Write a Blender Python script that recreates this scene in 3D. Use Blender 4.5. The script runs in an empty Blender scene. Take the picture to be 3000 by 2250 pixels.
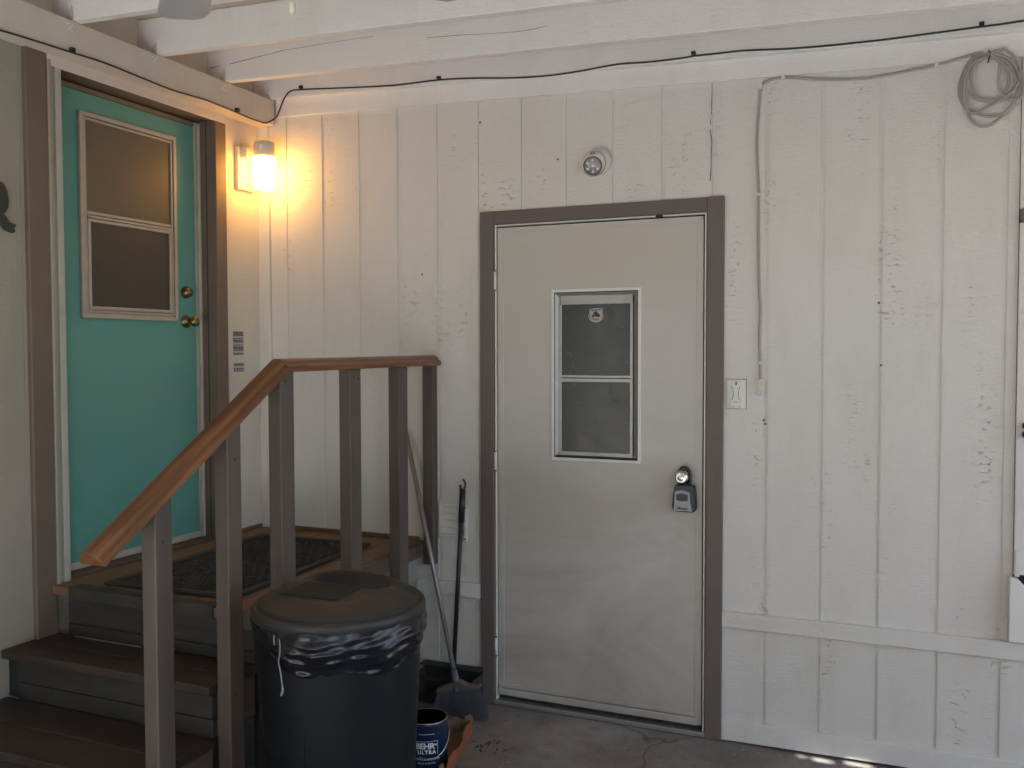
import bpy, bmesh, math, random
from mathutils import Vector, Matrix
random.seed(7)
S = bpy.context.scene
COL = S.collection

# ------------------------------------------------------------------ camera
CAMP = Vector((2.31418, -3.63915, 1.55777))
YAW, PITCH, ROLL = -0.401805, -0.036809, -0.0022096
fwd = Vector((math.sin(YAW)*math.cos(PITCH), math.cos(YAW)*math.cos(PITCH), math.sin(PITCH)))
r0 = Vector((math.cos(YAW), -math.sin(YAW), 0)); u0 = r0.cross(fwd)
rt = r0*math.cos(ROLL)+u0*math.sin(ROLL); up = -r0*math.sin(ROLL)+u0*math.cos(ROLL)
cam = bpy.data.cameras.new('camera'); camo = bpy.data.objects.new('camera', cam); COL.objects.link(camo)
cam.sensor_width = 36; cam.lens = 2673.745/3000*36; cam.clip_start = .05; cam.clip_end = 500
M3 = Matrix((rt, up, -fwd)).transposed()
camo.matrix_world = Matrix.Translation(CAMP) @ M3.to_4x4()
S.camera = camo

# ------------------------------------------------------------------ light
SUN_DIR = Vector((0.42, -0.60, 0.95)).normalized()     # towards the sun
EL = math.asin(SUN_DIR.z); AZ = math.atan2(SUN_DIR.x, SUN_DIR.y)
w = bpy.data.worlds.new('World'); S.world = w; w.use_nodes = True
nt = w.node_tree; nt.nodes.clear()
sky = nt.nodes.new('ShaderNodeTexSky'); sky.sky_type = 'NISHITA'; sky.sun_disc = False
sky.sun_elevation = EL; sky.sun_rotation = AZ
bg = nt.nodes.new('ShaderNodeBackground'); bg.inputs['Strength'].default_value = 0.13
ow = nt.nodes.new('ShaderNodeOutputWorld')
nt.links.new(sky.outputs[0], bg.inputs[0]); nt.links.new(bg.outputs[0], ow.inputs[0])
sun = bpy.data.lights.new('sun', 'SUN'); sun.energy = 5.0; sun.angle = math.radians(.5); sun.color = (1, .975, .95)
suno = bpy.data.objects.new('sun', sun); COL.objects.link(suno)
suno.rotation_euler = (-SUN_DIR).to_track_quat('-Z', 'Y').to_euler()
S.view_settings.view_transform = 'Standard'; S.view_settings.look = 'None'
S.view_settings.exposure = 2.24; S.view_settings.gamma = 1
S.view_settings.use_curve_mapping = False
S.render.engine = 'CYCLES'
S.cycles.max_bounces = 8; S.cycles.diffuse_bounces = 6; S.cycles.glossy_bounces = 4
S.cycles.use_denoising = True
S.cycles.sample_clamp_indirect = 8

# ------------------------------------------------------------------ materials
def nodes(name):
    m = bpy.data.materials.new(name); m.use_nodes = True
    t = m.node_tree; b = t.nodes['Principled BSDF']
    return m, t, b
def coord(t, scale=(1, 1, 1), rot=(0, 0, 0)):
    tc = t.nodes.new('ShaderNodeTexCoord'); mp = t.nodes.new('ShaderNodeMapping')
    mp.inputs['Scale'].default_value = scale; mp.inputs['Rotation'].default_value = rot
    t.links.new(tc.outputs['Object'], mp.inputs[0]); return mp.outputs[0]
def noise(t, vec, scale, detail=4, rough=.55, dist=0):
    n = t.nodes.new('ShaderNodeTexNoise'); n.inputs['Scale'].default_value = scale
    n.inputs['Detail'].default_value = detail; n.inputs['Roughness'].default_value = rough
    n.inputs['Distortion'].default_value = dist
    t.links.new(vec, n.inputs['Vector']); return n.outputs['Fac']
def ramp(t, fac, a, b, ca=(0, 0, 0, 1), cb=(1, 1, 1, 1)):
    r = t.nodes.new('ShaderNodeValToRGB'); e = r.color_ramp.elements
    e[0].position = a; e[1].position = b; e[0].color = ca; e[1].color = cb
    t.links.new(fac, r.inputs[0]); return r.outputs[0]
def mix(t, fac, a, b, mode='MIX'):
    m = t.nodes.new('ShaderNodeMix'); m.data_type = 'RGBA'; m.blend_type = mode
    for inp, v in ((0, fac), (6, a), (7, b)):
        if isinstance(v, (int, float)): m.inputs[inp].default_value = v
        elif isinstance(v, tuple): m.inputs[inp].default_value = v if len(v) == 4 else (*v, 1)
        else: t.links.new(v, m.inputs[inp])
    return m.outputs[2]
def math_(t, op, a, b=0.0, clamp=False):
    m = t.nodes.new('ShaderNodeMath'); m.operation = op; m.use_clamp = clamp
    for i, v in enumerate((a, b)):
        if isinstance(v, (int, float)): m.inputs[i].default_value = v
        else: t.links.new(v, m.inputs[i])
    return m.outputs[0]
def bump(t, b, h, strength=.3, dist=.002):
    n = t.nodes.new('ShaderNodeBump'); n.inputs['Strength'].default_value = strength
    n.inputs['Distance'].default_value = dist
    t.links.new(h, n.inputs['Height']); t.links.new(n.outputs[0], b.inputs['Normal'])
def plain(name, col, rough=.5, metal=0, var=.12, bs=.15, bscale=60, spec=.5, dirt=0):
    m, t, b = nodes(name); v = coord(t)
    n1 = noise(t, v, 6, 5); n2 = noise(t, v, bscale, 3)
    c = mix(t, n1, tuple(x*(1-var) for x in col), tuple(min(1, x*(1+var)) for x in col))
    if dirt:
        d = ramp(t, noise(t, v, 9, 6, .65), .5, .72)
        c = mix(t, math_(t, 'MULTIPLY', d, dirt), c, (.10, .075, .05))
    t.links.new(c, b.inputs['Base Color'])
    b.inputs['Roughness'].default_value = rough; b.inputs['Metallic'].default_value = metal
    b.inputs['Specular IOR Level'].default_value = spec
    if bs: bump(t, b, n2, bs, .001)
    return m

def siding(name, col, gouge=1.0, dirt=.25, lower=False):
    """painted rough sawn plywood: fine cross scratches, curled gouges in streaks, faint grime"""
    m, t, b = nodes(name)
    v = coord(t)
    sc = coord(t, (10, 10, 260))                  # rough sawn scratches across each board
    saw = noise(t, sc, 1.0, 5, .6, .4)
    vg = coord(t, (9, 9, 1.6)); streak = noise(t, vg, 1.0, 3, .5)      # vertical streak patches
    blotch = noise(t, v, 3.2, 3, .5)
    # curled gouges: thin voronoi cell edges kept only in places
    wv = t.nodes.new('ShaderNodeTexNoise'); wv.inputs['Scale'].default_value = 14; wv.inputs['Detail'].default_value = 2
    t.links.new(v, wv.inputs['Vector'])
    add = t.nodes.new('ShaderNodeMixRGB'); add.blend_type = 'ADD'; add.inputs[0].default_value = .05
    t.links.new(coord(t, (.8, .8, 2.6)), add.inputs[1]); t.links.new(wv.outputs['Color'], add.inputs[2])
    vo = t.nodes.new('ShaderNodeTexVoronoi'); vo.feature = 'DISTANCE_TO_EDGE'; vo.inputs['Scale'].default_value = 34
    t.links.new(add.outputs[0], vo.inputs['Vector'])
    edge = ramp(t, vo.outputs['Distance'], .02, .075, (1, 1, 1, 1), (0, 0, 0, 1))
    keep = ramp(t, noise(t, coord(t, (.8, .8, 1.6)), 40, 2, .5), .55, .66)
    zone = ramp(t, math_(t, 'ADD', math_(t, 'MULTIPLY', streak, .6), math_(t, 'MULTIPLY', blotch, .4)), .53, .64)
    g = math_(t, 'MULTIPLY', math_(t, 'MULTIPLY', edge, keep), zone)
    g = math_(t, 'MULTIPLY', g, gouge)
    grime = ramp(t, noise(t, coord(t, (4, 4, 1.2)), 1.6, 6, .65), .48, .8)
    c = mix(t, noise(t, v, 2.0, 5), tuple(x*.965 for x in col), tuple(min(1, x*1.03) for x in col))
    c = mix(t, math_(t, 'MULTIPLY', grime, dirt), c, tuple(x*y for x, y in zip(col, (.72, .66, .58))))
    c = mix(t, math_(t, 'MULTIPLY', g, .17), c, (.22, .20, .18))
    t.links.new(c, b.inputs['Base Color'])
    h = math_(t, 'SUBTRACT', math_(t, 'ADD', math_(t, 'MULTIPLY', saw, .8), math_(t, 'MULTIPLY', noise(t, coord(t, (1, 1, 1.8)), 75, 4, .65), 1.3)), math_(t, 'MULTIPLY', g, 3.2))
    bump(t, b, h, .85, .0024)
    b.inputs['Roughness'].default_value = .62
    b.inputs['Specular IOR Level'].default_value = .35
    return m

def wood(name, ca, cb, rough=.4, axis='Y', rot=(0, 0, 0), coat=0, dark=(.04, .02, .01), knots=.6, dirt=0):
    m, t, b = nodes(name)
    s = {'X': (1.2, 22, 22), 'Y': (22, 1.2, 22), 'Z': (22, 22, 1.2)}[axis]
    tc = t.nodes.new('ShaderNodeTexCoord'); m1 = t.nodes.new('ShaderNodeMapping'); m1.inputs['Rotation'].default_value = rot
    m2 = t.nodes.new('ShaderNodeMapping'); m2.inputs['Scale'].default_value = s
    t.links.new(tc.outputs['Object'], m1.inputs[0]); t.links.new(m1.outputs[0], m2.inputs[0])
    g = noise(t, m2.outputs[0], 1.6, 6, .62, 1.2)
    big = noise(t, m2.outputs[0], .35, 3, .5, .6)
    c = mix(t, ramp(t, g, .30, .70), ca, cb)
    c = mix(t, math_(t, 'MULTIPLY', ramp(t, big, .52, .72), knots), c, dark)
    if dirt:
        c = mix(t, math_(t, 'MULTIPLY', ramp(t, noise(t, coord(t), 7, 6, .7), .42, .7), dirt), c, (.07, .055, .045))
    t.links.new(c, b.inputs['Base Color']); b.inputs['Roughness'].default_value = rough
    b.inputs['Coat Weight'].default_value = coat; b.inputs['Coat Roughness'].default_value = .18
    bump(t, b, g, .25, .001)
    return m

WALLC = (.715, .69, .655)
M_SIDE = siding('painted_rough_siding', WALLC)
M_SIDE_L = siding('painted_lower_siding', (.67, .645, .60), .8, .3)
M_PANEL = siding('painted_house_panel', (.33, .30, .25), .12, .35)
M_STRIP = siding('cream_house_panel', (.60, .56, .50), .12, .3)
M_TRIM = siding('painted_white_trim', (.70, .675, .635), .15, .3)
M_BEAM = siding('painted_white_beam', (.80, .79, .77), .10, .25)
M_LEDGER = siding('painted_ledger', (.62, .56, .49), .10, .25)
M_TAN = plain('tan_painted_plywood', (.60, .53, .45), .7, bs=.3)
M_BACK = plain('dark_gap_backing', (.05, .045, .04), .9)
M_TAUPE = plain('taupe_painted_wood', (.140, .113, .104), .55, var=.08, bs=.35, bscale=90, dirt=.25)
M_TAUPE2 = plain('taupe_painted_rough_casing', (.145, .106, .082), .6, var=.15, bs=.6, bscale=45, dirt=.2)
M_POST = wood('taupe_painted_posts', (.082, .063, .053), (.118, .092, .078), .5, 'Z', dark=(.06, .045, .036), knots=.6, dirt=.35)
M_RAIL_H = wood('varnished_redwood_level', (.095, .032, .011), (.25, .100, .034), .40, 'Y', coat=.3, dark=(.06, .018, .008), knots=.7)
M_RAIL_S = wood('varnished_redwood_sloped', (.075, .026, .010), (.25, .100, .034), .40, 'Y', rot=(-.556, 0, 0), coat=.3, dark=(.035, .012, .006), knots=.95)
M_DECK = wood('worn_brown_decking', (.12, .066, .034), (.23, .13, .066), .6, 'Y', dark=(.07, .043, .028), knots=.6, dirt=.55)
M_TREAD = wood('dark_stained_tread', (.018, .012, .010), (.042, .026, .018), .55, 'X', dark=(.045, .03, .024), knots=.6, dirt=.5)
M_RISER = wood('grey_painted_riser', (.018, .016, .013), (.033, .030, .025), .6, 'X', dark=(.07, .062, .055), knots=.4, dirt=.3)
M_FASCIA = wood('brown_fascia', (.085, .06, .046), (.125, .09, .068), .6, 'Y', dirt=.4)
M_BLACKPL = plain('black_plastic', (.015, .016, .017), .4, bs=.1)
M_MAT = plain('dusty_mat_rubber', (.034, .030, .027), .8, var=.35, bs=.3, dirt=.3)
M_RUBBER = plain('black_rubber', (.030, .028, .026), .7, var=.3, bs=.4, dirt=.25)
M_STEEL = plain('satin_nickel', (.62, .62, .60), .22, 1, var=.05, bs=.05)
M_BRASS = plain('aged_brass', (.26, .20, .105), .36, 1, var=.2, bs=.1)
M_ALU = plain('weathered_aluminium', (.40, .40, .38), .45, .7, var=.12, bs=.2, bscale=120, dirt=.25)
M_ALUW = plain('cream_window_frame', (.40, .355, .30), .45, .1, var=.1, bs=.2, dirt=.2)
M_JAMB = plain('dulled_jamb_paint', (.40, .385, .34), .5, var=.1, bs=.2, dirt=.15)
M_WHITEPL = plain('white_plastic', (.72, .71, .68), .35, bs=.05, var=.03)
M_CREAMPL = plain('cream_plastic', (.62, .58, .48), .4, bs=.05, var=.03)
M_GASKET = plain('dark_gasket', (.03, .028, .025), .8, bs=0)
M_CORD = plain('grey_vinyl_cord', (.36, .33, .29), .5, var=.08, bs=.05)
M_BCABLE = plain('black_coax', (.018, .022, .027), .45, bs=.05)
M_ORANGE = plain('printed_orange_card', (.25, .08, .028), .7, var=.3, bs=.2)
M_CARD = plain('brown_cardboard', (.17, .105, .06), .85, var=.2, bs=.3, bscale=90, dirt=.3)
M_RED = plain('red_print', (.34, .045, .02), .6, var=.2)
M_IRON = plain('dark_iron', (.03, .03, .028), .6, bs=.3)
M_FANBL = plain('grey_fan_blade', (.36, .37, .38), .45, var=.04, bs=.05)
M_WHITEINK = plain('white_print', (.62, .63, .65), .6, var=.02, bs=0)
M_DARKINK = plain('dark_print', (.025, .025, .03), .6, var=.02, bs=0)

def mk_door(name, col, dirt_shade_c, amount, scuffs=0, warm=None, bm=.12):
    m, t, b = nodes(name); v = coord(t)
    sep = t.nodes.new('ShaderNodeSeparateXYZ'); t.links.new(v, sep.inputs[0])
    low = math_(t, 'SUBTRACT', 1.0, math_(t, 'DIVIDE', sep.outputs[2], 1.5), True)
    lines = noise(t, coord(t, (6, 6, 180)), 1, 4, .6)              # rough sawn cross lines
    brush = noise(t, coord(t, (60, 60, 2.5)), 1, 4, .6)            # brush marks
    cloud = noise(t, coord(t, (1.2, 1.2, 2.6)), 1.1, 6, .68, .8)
    d = math_(t, 'MULTIPLY', ramp(t, cloud, .34, .80), math_(t, 'ADD', math_(t, 'MULTIPLY', low, .95), .18))  # low grime, deepened to paint in light falling off toward the floor
    c = mix(t, math_(t, 'MULTIPLY', d, amount), col, dirt_shade_c)
    sm = ramp(t, noise(t, coord(t, (5, 5, 16)), 5, 5, .75, .5), .66, .76)
    c = mix(t, math_(t, 'MULTIPLY', sm, scuffs), c, tuple(x*.6 for x in dirt_shade_c))
    if warm: c = mix(t, ramp(t, noise(t, coord(t, (1, 1, 1.5)), .9, 3, .5), .40, .66), c, mix(t, .5, c, warm))
    c = mix(t, math_(t, 'MULTIPLY', lines, .14), c, tuple(x*.75 for x in col))
    c = mix(t, math_(t, 'MULTIPLY', ramp(t, brush, .45, .75), bm), c, tuple(min(1, x*1.25) for x in col))
    t.links.new(c, b.inputs['Base Color'])
    t.links.new(math_(t, 'ADD', math_(t, 'MULTIPLY', brush, .25), .33), b.inputs['Roughness'])
    bump(t, b, math_(t, 'ADD', math_(t, 'MULTIPLY', lines, .5), math_(t, 'ADD', math_(t, 'MULTIPLY', brush, .5), noise(t, v, 40, 3))), .16, .001)
    return m
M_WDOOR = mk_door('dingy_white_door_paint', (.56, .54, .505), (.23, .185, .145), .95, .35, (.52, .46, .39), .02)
M_TDOOR = mk_door('teal_door_paint', (.105, .305, .270), (.04, .15, .14), .9, .30, (.14, .31, .25), .16)  # darker teal low down paints in the fading light

def mk_glass(name, a, b_, rough=.12):
    m, t, b = nodes(name); v = coord(t)
    c = mix(t, noise(t, v, 3.5, 4), a, b_); t.links.new(c, b.inputs['Base Color'])
    gr = ramp(t, noise(t, v, 16, 5, .7), .35, .8)
    t.links.new(math_(t, 'ADD', math_(t, 'MULTIPLY', gr, .25), rough), b.inputs['Roughness'])
    b.inputs['Specular IOR Level'].default_value = .5
    return m
M_GLASS_W = mk_glass('dark_screened_glass', (.030, .036, .040), (.060, .066, .070), .12)
M_GLASS_T1 = mk_glass('brown_lamplit_glass', (.085, .065, .045), (.15, .12, .08), .3)  # upper pane coloured lighter for the lamp's light on it
M_GLASS_T2 = mk_glass('dark_screened_lower_glass', (.04, .034, .028), (.07, .056, .042), .35)

def mk_floor():
    m, t, b = nodes('dusty_concrete'); v = coord(t)
    n1 = noise(t, v, 1.3, 7, .65, .4); n2 = noise(t, v, 9, 6, .72); n3 = noise(t, v, 160, 3)
    c = mix(t, ramp(t, n1, .3, .7), (.115, .092, .075), (.30, .285, .27))
    c = mix(t, math_(t, 'MULTIPLY', ramp(t, n2, .48, .72), .5), c, (.12, .075, .05))
    sp = ramp(t, noise(t, v, 38, 2, .5), .70, .73)
    c = mix(t, math_(t, 'MULTIPLY', sp, .6), c, (.50, .47, .43))
    dk = ramp(t, noise(t, v, 27, 3, .6), .66, .71)
    c = mix(t, math_(t, 'MULTIPLY', dk, .7), c, (.045, .034, .026))
    vo = t.nodes.new('ShaderNodeTexVoronoi'); vo.feature = 'DISTANCE_TO_EDGE'; vo.inputs['Scale'].default_value = 1.1
    ad = t.nodes.new('ShaderNodeMixRGB'); ad.blend_type = 'ADD'; ad.inputs[0].default_value = .12
    wn = t.nodes.new('ShaderNodeTexNoise'); wn.inputs['Scale'].default_value = 6; t.links.new(v, wn.inputs['Vector'])
    t.links.new(v, ad.inputs[1]); t.links.new(wn.outputs['Color'], ad.inputs[2]); t.links.new(ad.outputs[0], vo.inputs['Vector'])
    ck = ramp(t, vo.outputs['Distance'], .001, .006, (1, 1, 1, 1), (0, 0, 0, 1))
    c = mix(t, math_(t, 'MULTIPLY', ck, .7), c, (.04, .03, .025))
    t.links.new(c, b.inputs['Base Color']); b.inputs['Roughness'].default_value = .62
    bump(t, b, math_(t, 'ADD', n3, n2), .35, .002); return m
M_FLOOR = mk_floor()
M_YARD = plain('dark_asphalt_yard', (.09, .09, .09), .95, var=.2, bs=.6, bscale=25)

def mk_can():
    m, t, b = nodes('grey_trash_can_plastic'); v = coord(t)
    c = mix(t, noise(t, v, 5, 5), (.004, .005, .007), (.0065, .008, .010)); t.links.new(c, b.inputs['Base Color'])
    b.inputs['Roughness'].default_value = .5; b.inputs['Specular IOR Level'].default_value = .25; bump(t, b, noise(t, v, 150, 2), .15, .0006); return m
M_CAN = mk_can()
def mk_lid():
    m, t, b = nodes('dusty_lid_plastic'); v = coord(t)
    d = ramp(t, noise(t, v, 4.5, 5, .6), .32, .68)
    geo = t.nodes.new('ShaderNodeNewGeometry'); sp = t.nodes.new('ShaderNodeSeparateXYZ'); t.links.new(geo.outputs['Normal'], sp.inputs[0])
    upz = ramp(t, sp.outputs[2], .5, .98)                  # dust settles on level faces
    c = mix(t, math_(t, 'MULTIPLY', d, upz), (.020, .018, .016), (.075, .050, .030)); t.links.new(c, b.inputs['Base Color'])
    t.links.new(math_(t, 'ADD', math_(t, 'MULTIPLY', d, .3), .38), b.inputs['Roughness'])
    bump(t, b, noise(t, v, 120, 3), .2, .0008); return m
M_LID = mk_lid()
def mk_bag():
    m, t, b = nodes('black_bag_film'); v = coord(t)
    b.inputs['Base Color'].default_value = (.006, .007, .010, 1)
    t.links.new(math_(t, 'ADD', math_(t, 'MULTIPLY', noise(t, v, 20, 3), .2), .12), b.inputs['Roughness']); b.inputs['Specular IOR Level'].default_value = .4
    
    rn = t.nodes.new('ShaderNodeTexNoise'); rn.noise_type = 'RIDGED_MULTIFRACTAL'; rn.inputs['Scale'].default_value = 1; rn.inputs['Detail'].default_value = 3
    rn.inputs['Distortion'].default_value = .8
    t.links.new(coord(t, (8, 8, 13)), rn.inputs['Vector'])
    bump(t, b, rn.outputs['Fac'], .5, .008); return m
M_BAG = mk_bag()
def mk_emit(name, col, strength):
    m, t, b = nodes(name); v = coord(t)
    b.inputs['Base Color'].default_value = (.8, .8, .78, 1)
    b.inputs['Emission Color'].default_value = (*col, 1); b.inputs['Emission Strength'].default_value = strength
    b.inputs['Roughness'].default_value = .3
    return m
M_JAR = mk_emit('lit_jar_glass', (1, .46, .082), 6.2)
def mk_bluecan():
    m, t, b = nodes('navy_can_label'); v = coord(t)
    c = mix(t, noise(t, v, 8, 3), (.008, .018, .045), (.012, .035, .085)); t.links.new(c, b.inputs['Base Color'])
    b.inputs['Roughness'].default_value = .25; return m
M_BLUE = mk_bluecan()
M_BRISTLE = plain('grey_bristle', (.095, .105, .125), .6, var=.25, bs=0)
M_TAPE = plain('lilac_grey_tape', (.13, .12, .15), .5, var=.1, bs=.1)
M_TAPEL = plain('pale_tape_stripe', (.42, .38, .36), .5, var=.05, bs=.1)
M_DEBRIS = plain('dry_leaf', (.06, .04, .025), .9, var=.4)

# ------------------------------------------------------------------ mesh helpers
class MB:
    def __init__(s): s.v = []; s.f = []; s.sm = []; s.mi = []
    def add(s, vs, fs, smooth=False, mi=0):
        o = len(s.v); s.v += [tuple(p) for p in vs]
        for f in fs: s.f.append([i+o for i in f]); s.sm.append(smooth); s.mi.append(mi)
        return s
    def hexa(s, p, mi=0):      # p: 4 bottom (ccw), 4 top
        return s.add(p, [(3, 2, 1, 0), (4, 5, 6, 7), (0, 1, 5, 4), (1, 2, 6, 5), (2, 3, 7, 6), (3, 0, 4, 7)], mi=mi)
    def box(s, x0, x1, y0, y1, z0, z1, mi=0):
        return s.hexa([(x0, y0, z0), (x1, y0, z0), (x1, y1, z0), (x0, y1, z0), (x0, y0, z1), (x1, y0, z1), (x1, y1, z1), (x0, y1, z1)], mi)
    def tube(s, pts, r, n=8, caps=True, flat=1.0):
        pts = [Vector(p) for p in pts]; N = len(pts); rings = []
        prev = None
        for i, p in enumerate(pts):
            d = (pts[min(i+1, N-1)]-pts[max(i-1, 0)]).normalized()
            a = prev if prev is not None else Vector((0, 0, 1)) if abs(d.z) < .9 else Vector((0, 1, 0))
            a = (a-d*a.dot(d)).normalized(); b = d.cross(a); prev = a
            rr = r[i] if isinstance(r, (list, tuple)) else r
            rings.append([p+(a*math.cos(2*math.pi*k/n)+b*math.sin(2*math.pi*k/n)*flat)*rr for k in range(n)])
        vs = [q for R in rings for q in R]; fs = []
        for i in range(N-1):
            for k in range(n):
                fs.append((i*n+k, i*n+(k+1) % n, (i+1)*n+(k+1) % n, (i+1)*n+k))
        s.add(vs, fs, True)
        if caps:
            s.add(rings[0], [tuple(reversed(range(n)))]); s.add(rings[-1], [tuple(range(n))])
        return s
    def lathe(s, prof, c=(0, 0, 0), n=48, axis='Z', smooth=True, wob=None):
        vs = []; fs = []; m = len(prof)
        for i, (r, h) in enumerate(prof):
            for k in range(n):
                a = 2*math.pi*k/n; rr = r
                if wob: rr, h2 = wob(i, a, r, h)
                else: h2 = h
                x, y = rr*math.cos(a), rr*math.sin(a)
                if axis == 'Z': p = (c[0]+x, c[1]+y, c[2]+h2)
                elif axis == 'Y': p = (c[0]+x, c[1]+h2, c[2]+y)
                else: p = (c[0]+h2, c[1]+x, c[2]+y)
                vs.append(p)
        for i in range(m-1):
            for k in range(n):
                fs.append((i*n+k, i*n+(k+1) % n, (i+1)*n+(k+1) % n, (i+1)*n+k))
        if prof[0][0] > 1e-6: fs.append(tuple(reversed(range(n))))
        if prof[-1][0] > 1e-6: fs.append(tuple((m-1)*n+k for k in range(n)))
        return s.add(vs, fs, smooth)
    def prism(s, poly, axis, a, b, smooth=False):
        """poly: 2-D points; axis normal; extrude a..b.  X: (y,z)  Y: (x,z)  Z: (x,y)"""
        def P(u, v, h): return {'X': (h, u, v), 'Y': (u, h, v), 'Z': (u, v, h)}[axis]
        n = len(poly); vs = [P(u, v, a) for u, v in poly]+[P(u, v, b) for u, v in poly]
        s.add(vs, [tuple(range(n)), tuple(reversed(range(n, 2*n)))])
        return s.add(vs, [(i, (i+1) % n, n+(i+1) % n, n+i) for i in range(n)], smooth)
    def sphere(s, c, r, nu=20, nv=12, sx=1, sy=1, sz=1):
        vs = []; fs = []
        for j in range(nv+1):
            ph = math.pi*j/nv
            for i in range(nu):
                th = 2*math.pi*i/nu
                vs.append((c[0]+sx*r*math.sin(ph)*math.cos(th), c[1]+sy*r*math.sin(ph)*math.sin(th), c[2]+sz*r*math.cos(ph)))
        for j in range(nv):
            for i in range(nu): fs.append((j*nu+i, j*nu+(i+1) % nu, (j+1)*nu+(i+1) % nu, (j+1)*nu+i))
        return s.add(vs, fs, True)
    def xform(s, M, start=0):
        for i in range(start, len(s.v)): s.v[i] = tuple(M @ Vector(s.v[i]))
        return s
    def build(s, name, mat, parent=None, bevel=0, seg=1):
        me = bpy.data.meshes.new(name)
        bm = bmesh.new(); vs = [bm.verts.new(p) for p in s.v]
        for f, sm, mi in zip(s.f, s.sm, s.mi):
            if len(set(f)) < 3: continue
            try: q = bm.faces.new([vs[i] for i in f])
            except ValueError: continue
            q.smooth = sm; q.material_index = mi
        bmesh.ops.remove_doubles(bm, verts=bm.verts, dist=1e-6)
        bmesh.ops.recalc_face_normals(bm, faces=bm.faces)
        if bevel:
            es = [e for e in bm.edges if len(e.link_faces) == 2 and e.calc_face_angle(0) > .5]
            bmesh.ops.bevel(bm, geom=es, offset=bevel, segments=seg, affect='EDGES', profile=.5, clamp_overlap=True)
        bm.to_mesh(me); bm.free()
        for mm in (mat if isinstance(mat, (list, tuple)) else [mat]): me.materials.append(mm)
        o = bpy.data.objects.new(name, me); COL.objects.link(o)
        if parent: o.parent = parent
        return o
def thing(name, label, cat, group=None):
    o = bpy.data.objects.new(name, None); COL.objects.link(o); o.empty_display_size = .05
    return tag(o, label, cat, group)
def tag(o, label, cat, group=None):
    o['label'] = label; o['category'] = cat; o['kind'] = 'thing'
    if group: o['group'] = group
    return o
def smooth_path(pts, sub=5):
    pts = [Vector(p) for p in pts]; out = []
    for i in range(len(pts)-1):
        p0 = pts[max(i-1, 0)]; p1 = pts[i]; p2 = pts[i+1]; p3 = pts[min(i+2, len(pts)-1)]
        for k in range(sub):
            t = k/sub
            out.append(.5*((2*p1)+(p2-p0)*t+(2*p0-5*p1+4*p2-p3)*t*t+(3*p1-p0-3*p2+p3)*t**3))
    out.append(pts[-1]); return out
def text_mesh(txt, size, extr=.0004, shear=0, spacing=1.0, bold=0):
    cu = bpy.data.curves.new('lettering', 'FONT'); cu.body = txt; cu.size = size; cu.extrude = extr
    cu.align_x = 'CENTER'; cu.align_y = 'CENTER'; cu.shear = shear; cu.space_character = spacing; cu.offset = bold
    cu.resolution_u = 3
    o = bpy.data.objects.new('lettering', cu); COL.objects.link(o)
    dg = bpy.context.evaluated_depsgraph_get(); me = bpy.data.meshes.new_from_object(o.evaluated_get(dg))
    bpy.data.objects.remove(o); return me
def place_text(me, name, mat, parent, fn):
    for v in me.vertices: v.co = fn(v.co.x, v.co.y, v.co.z)
    me.materials.clear(); me.materials.append(mat)
    o = bpy.data.objects.new(name, me); COL.objects.link(o)
    if parent: o.parent = parent
    return o
# ================================================================== ground
g = MB().box(-12, 5.5, -2.9, 6, -.12, 0).build('ground', M_FLOOR); g['kind'] = 'structure'
g = MB().box(-.9, 3.0, -30, -2.905, -.12, 0).build('driveway', plain('pale_bounce_concrete', (.60, .60, .585), .9, var=.08, bs=.4)); g['kind'] = 'structure'  # unseen pale slab, added to bounce sunlight up to the ceiling
g = MB().add([(-60, -60, -.10), (60, -60, -.10), (60, 60, -.10), (-60, 60, -.10)], [(0, 1, 2, 3)]).build('yard', M_YARD); g['kind'] = 'structure'

# ================================================================== back wall
P = .2032
SL = .0344
def frz(x): return 2.6624-SL*x            # bottom edge of the frieze board
wall = thing('shed_wall', 'off-white painted grooved board wall facing the camera behind the white door', 'wall')
MB().box(-.9, 6.5, .05, .2, -.1, 2.95).build('backing', M_BACK, wall)
DX0, DX1, DZ = .66, 1.64, 2.12
def board(k, z0, z1, mat, zslope=True):
    x0 = (k-1)*P+.016; x1 = k*P; lx1 = x1+.016
    if k == -2: x0 = -.50
    if k == 14 and z1 is None: x1 = lx1 = 2.6905
    mb = MB()
    def piece(a, b, za, zb, y):
        top0, top1 = (frz(a)+.02, frz(b)+.02) if zb is None else (zb, zb)
        mb.hexa([(a, y, za), (b, y, za), (b, .03, za), (a, .03, za), (a, y, top0), (b, y, top1), (b, .03, top1), (a, .03, top0)])
    jit = random.uniform(-.0006, .0006)
    for a, b, y in ((x0, x1, jit), (x1, lx1, .0055)):
        if b-a < .002: continue
        if b <= DX0 or a >= DX1: piece(a, b, z0, z1, y)
        elif a >= DX0 and b <= DX1:
            if z1 is None: piece(a, b, DZ, None, y)
        else:
            c, d = (a, DX0) if a < DX0 else (DX1, b)
            piece(c, d, z0, DZ if z1 is None else z1, y)
            if z1 is None: piece(a, b, DZ, None, y)
    if mb.v: mb.build('siding_board', mat, wall)
for k in range(-2, 15): board(k, .50, None, M_SIDE)
for k in range(-2, 31):
    if k < 15: board(k, .05, .4998, M_SIDE_L)
for k in range(15, 31):
    MB().box((k-1)*P+.018, k*P, 0, .03, .05, 2.6).build('siding_board', M_SIDE, wall)
    MB().box(k*P, k*P+.018, .0055, .03, .05, 2.6).build('siding_board', M_SIDE, wall)
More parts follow.
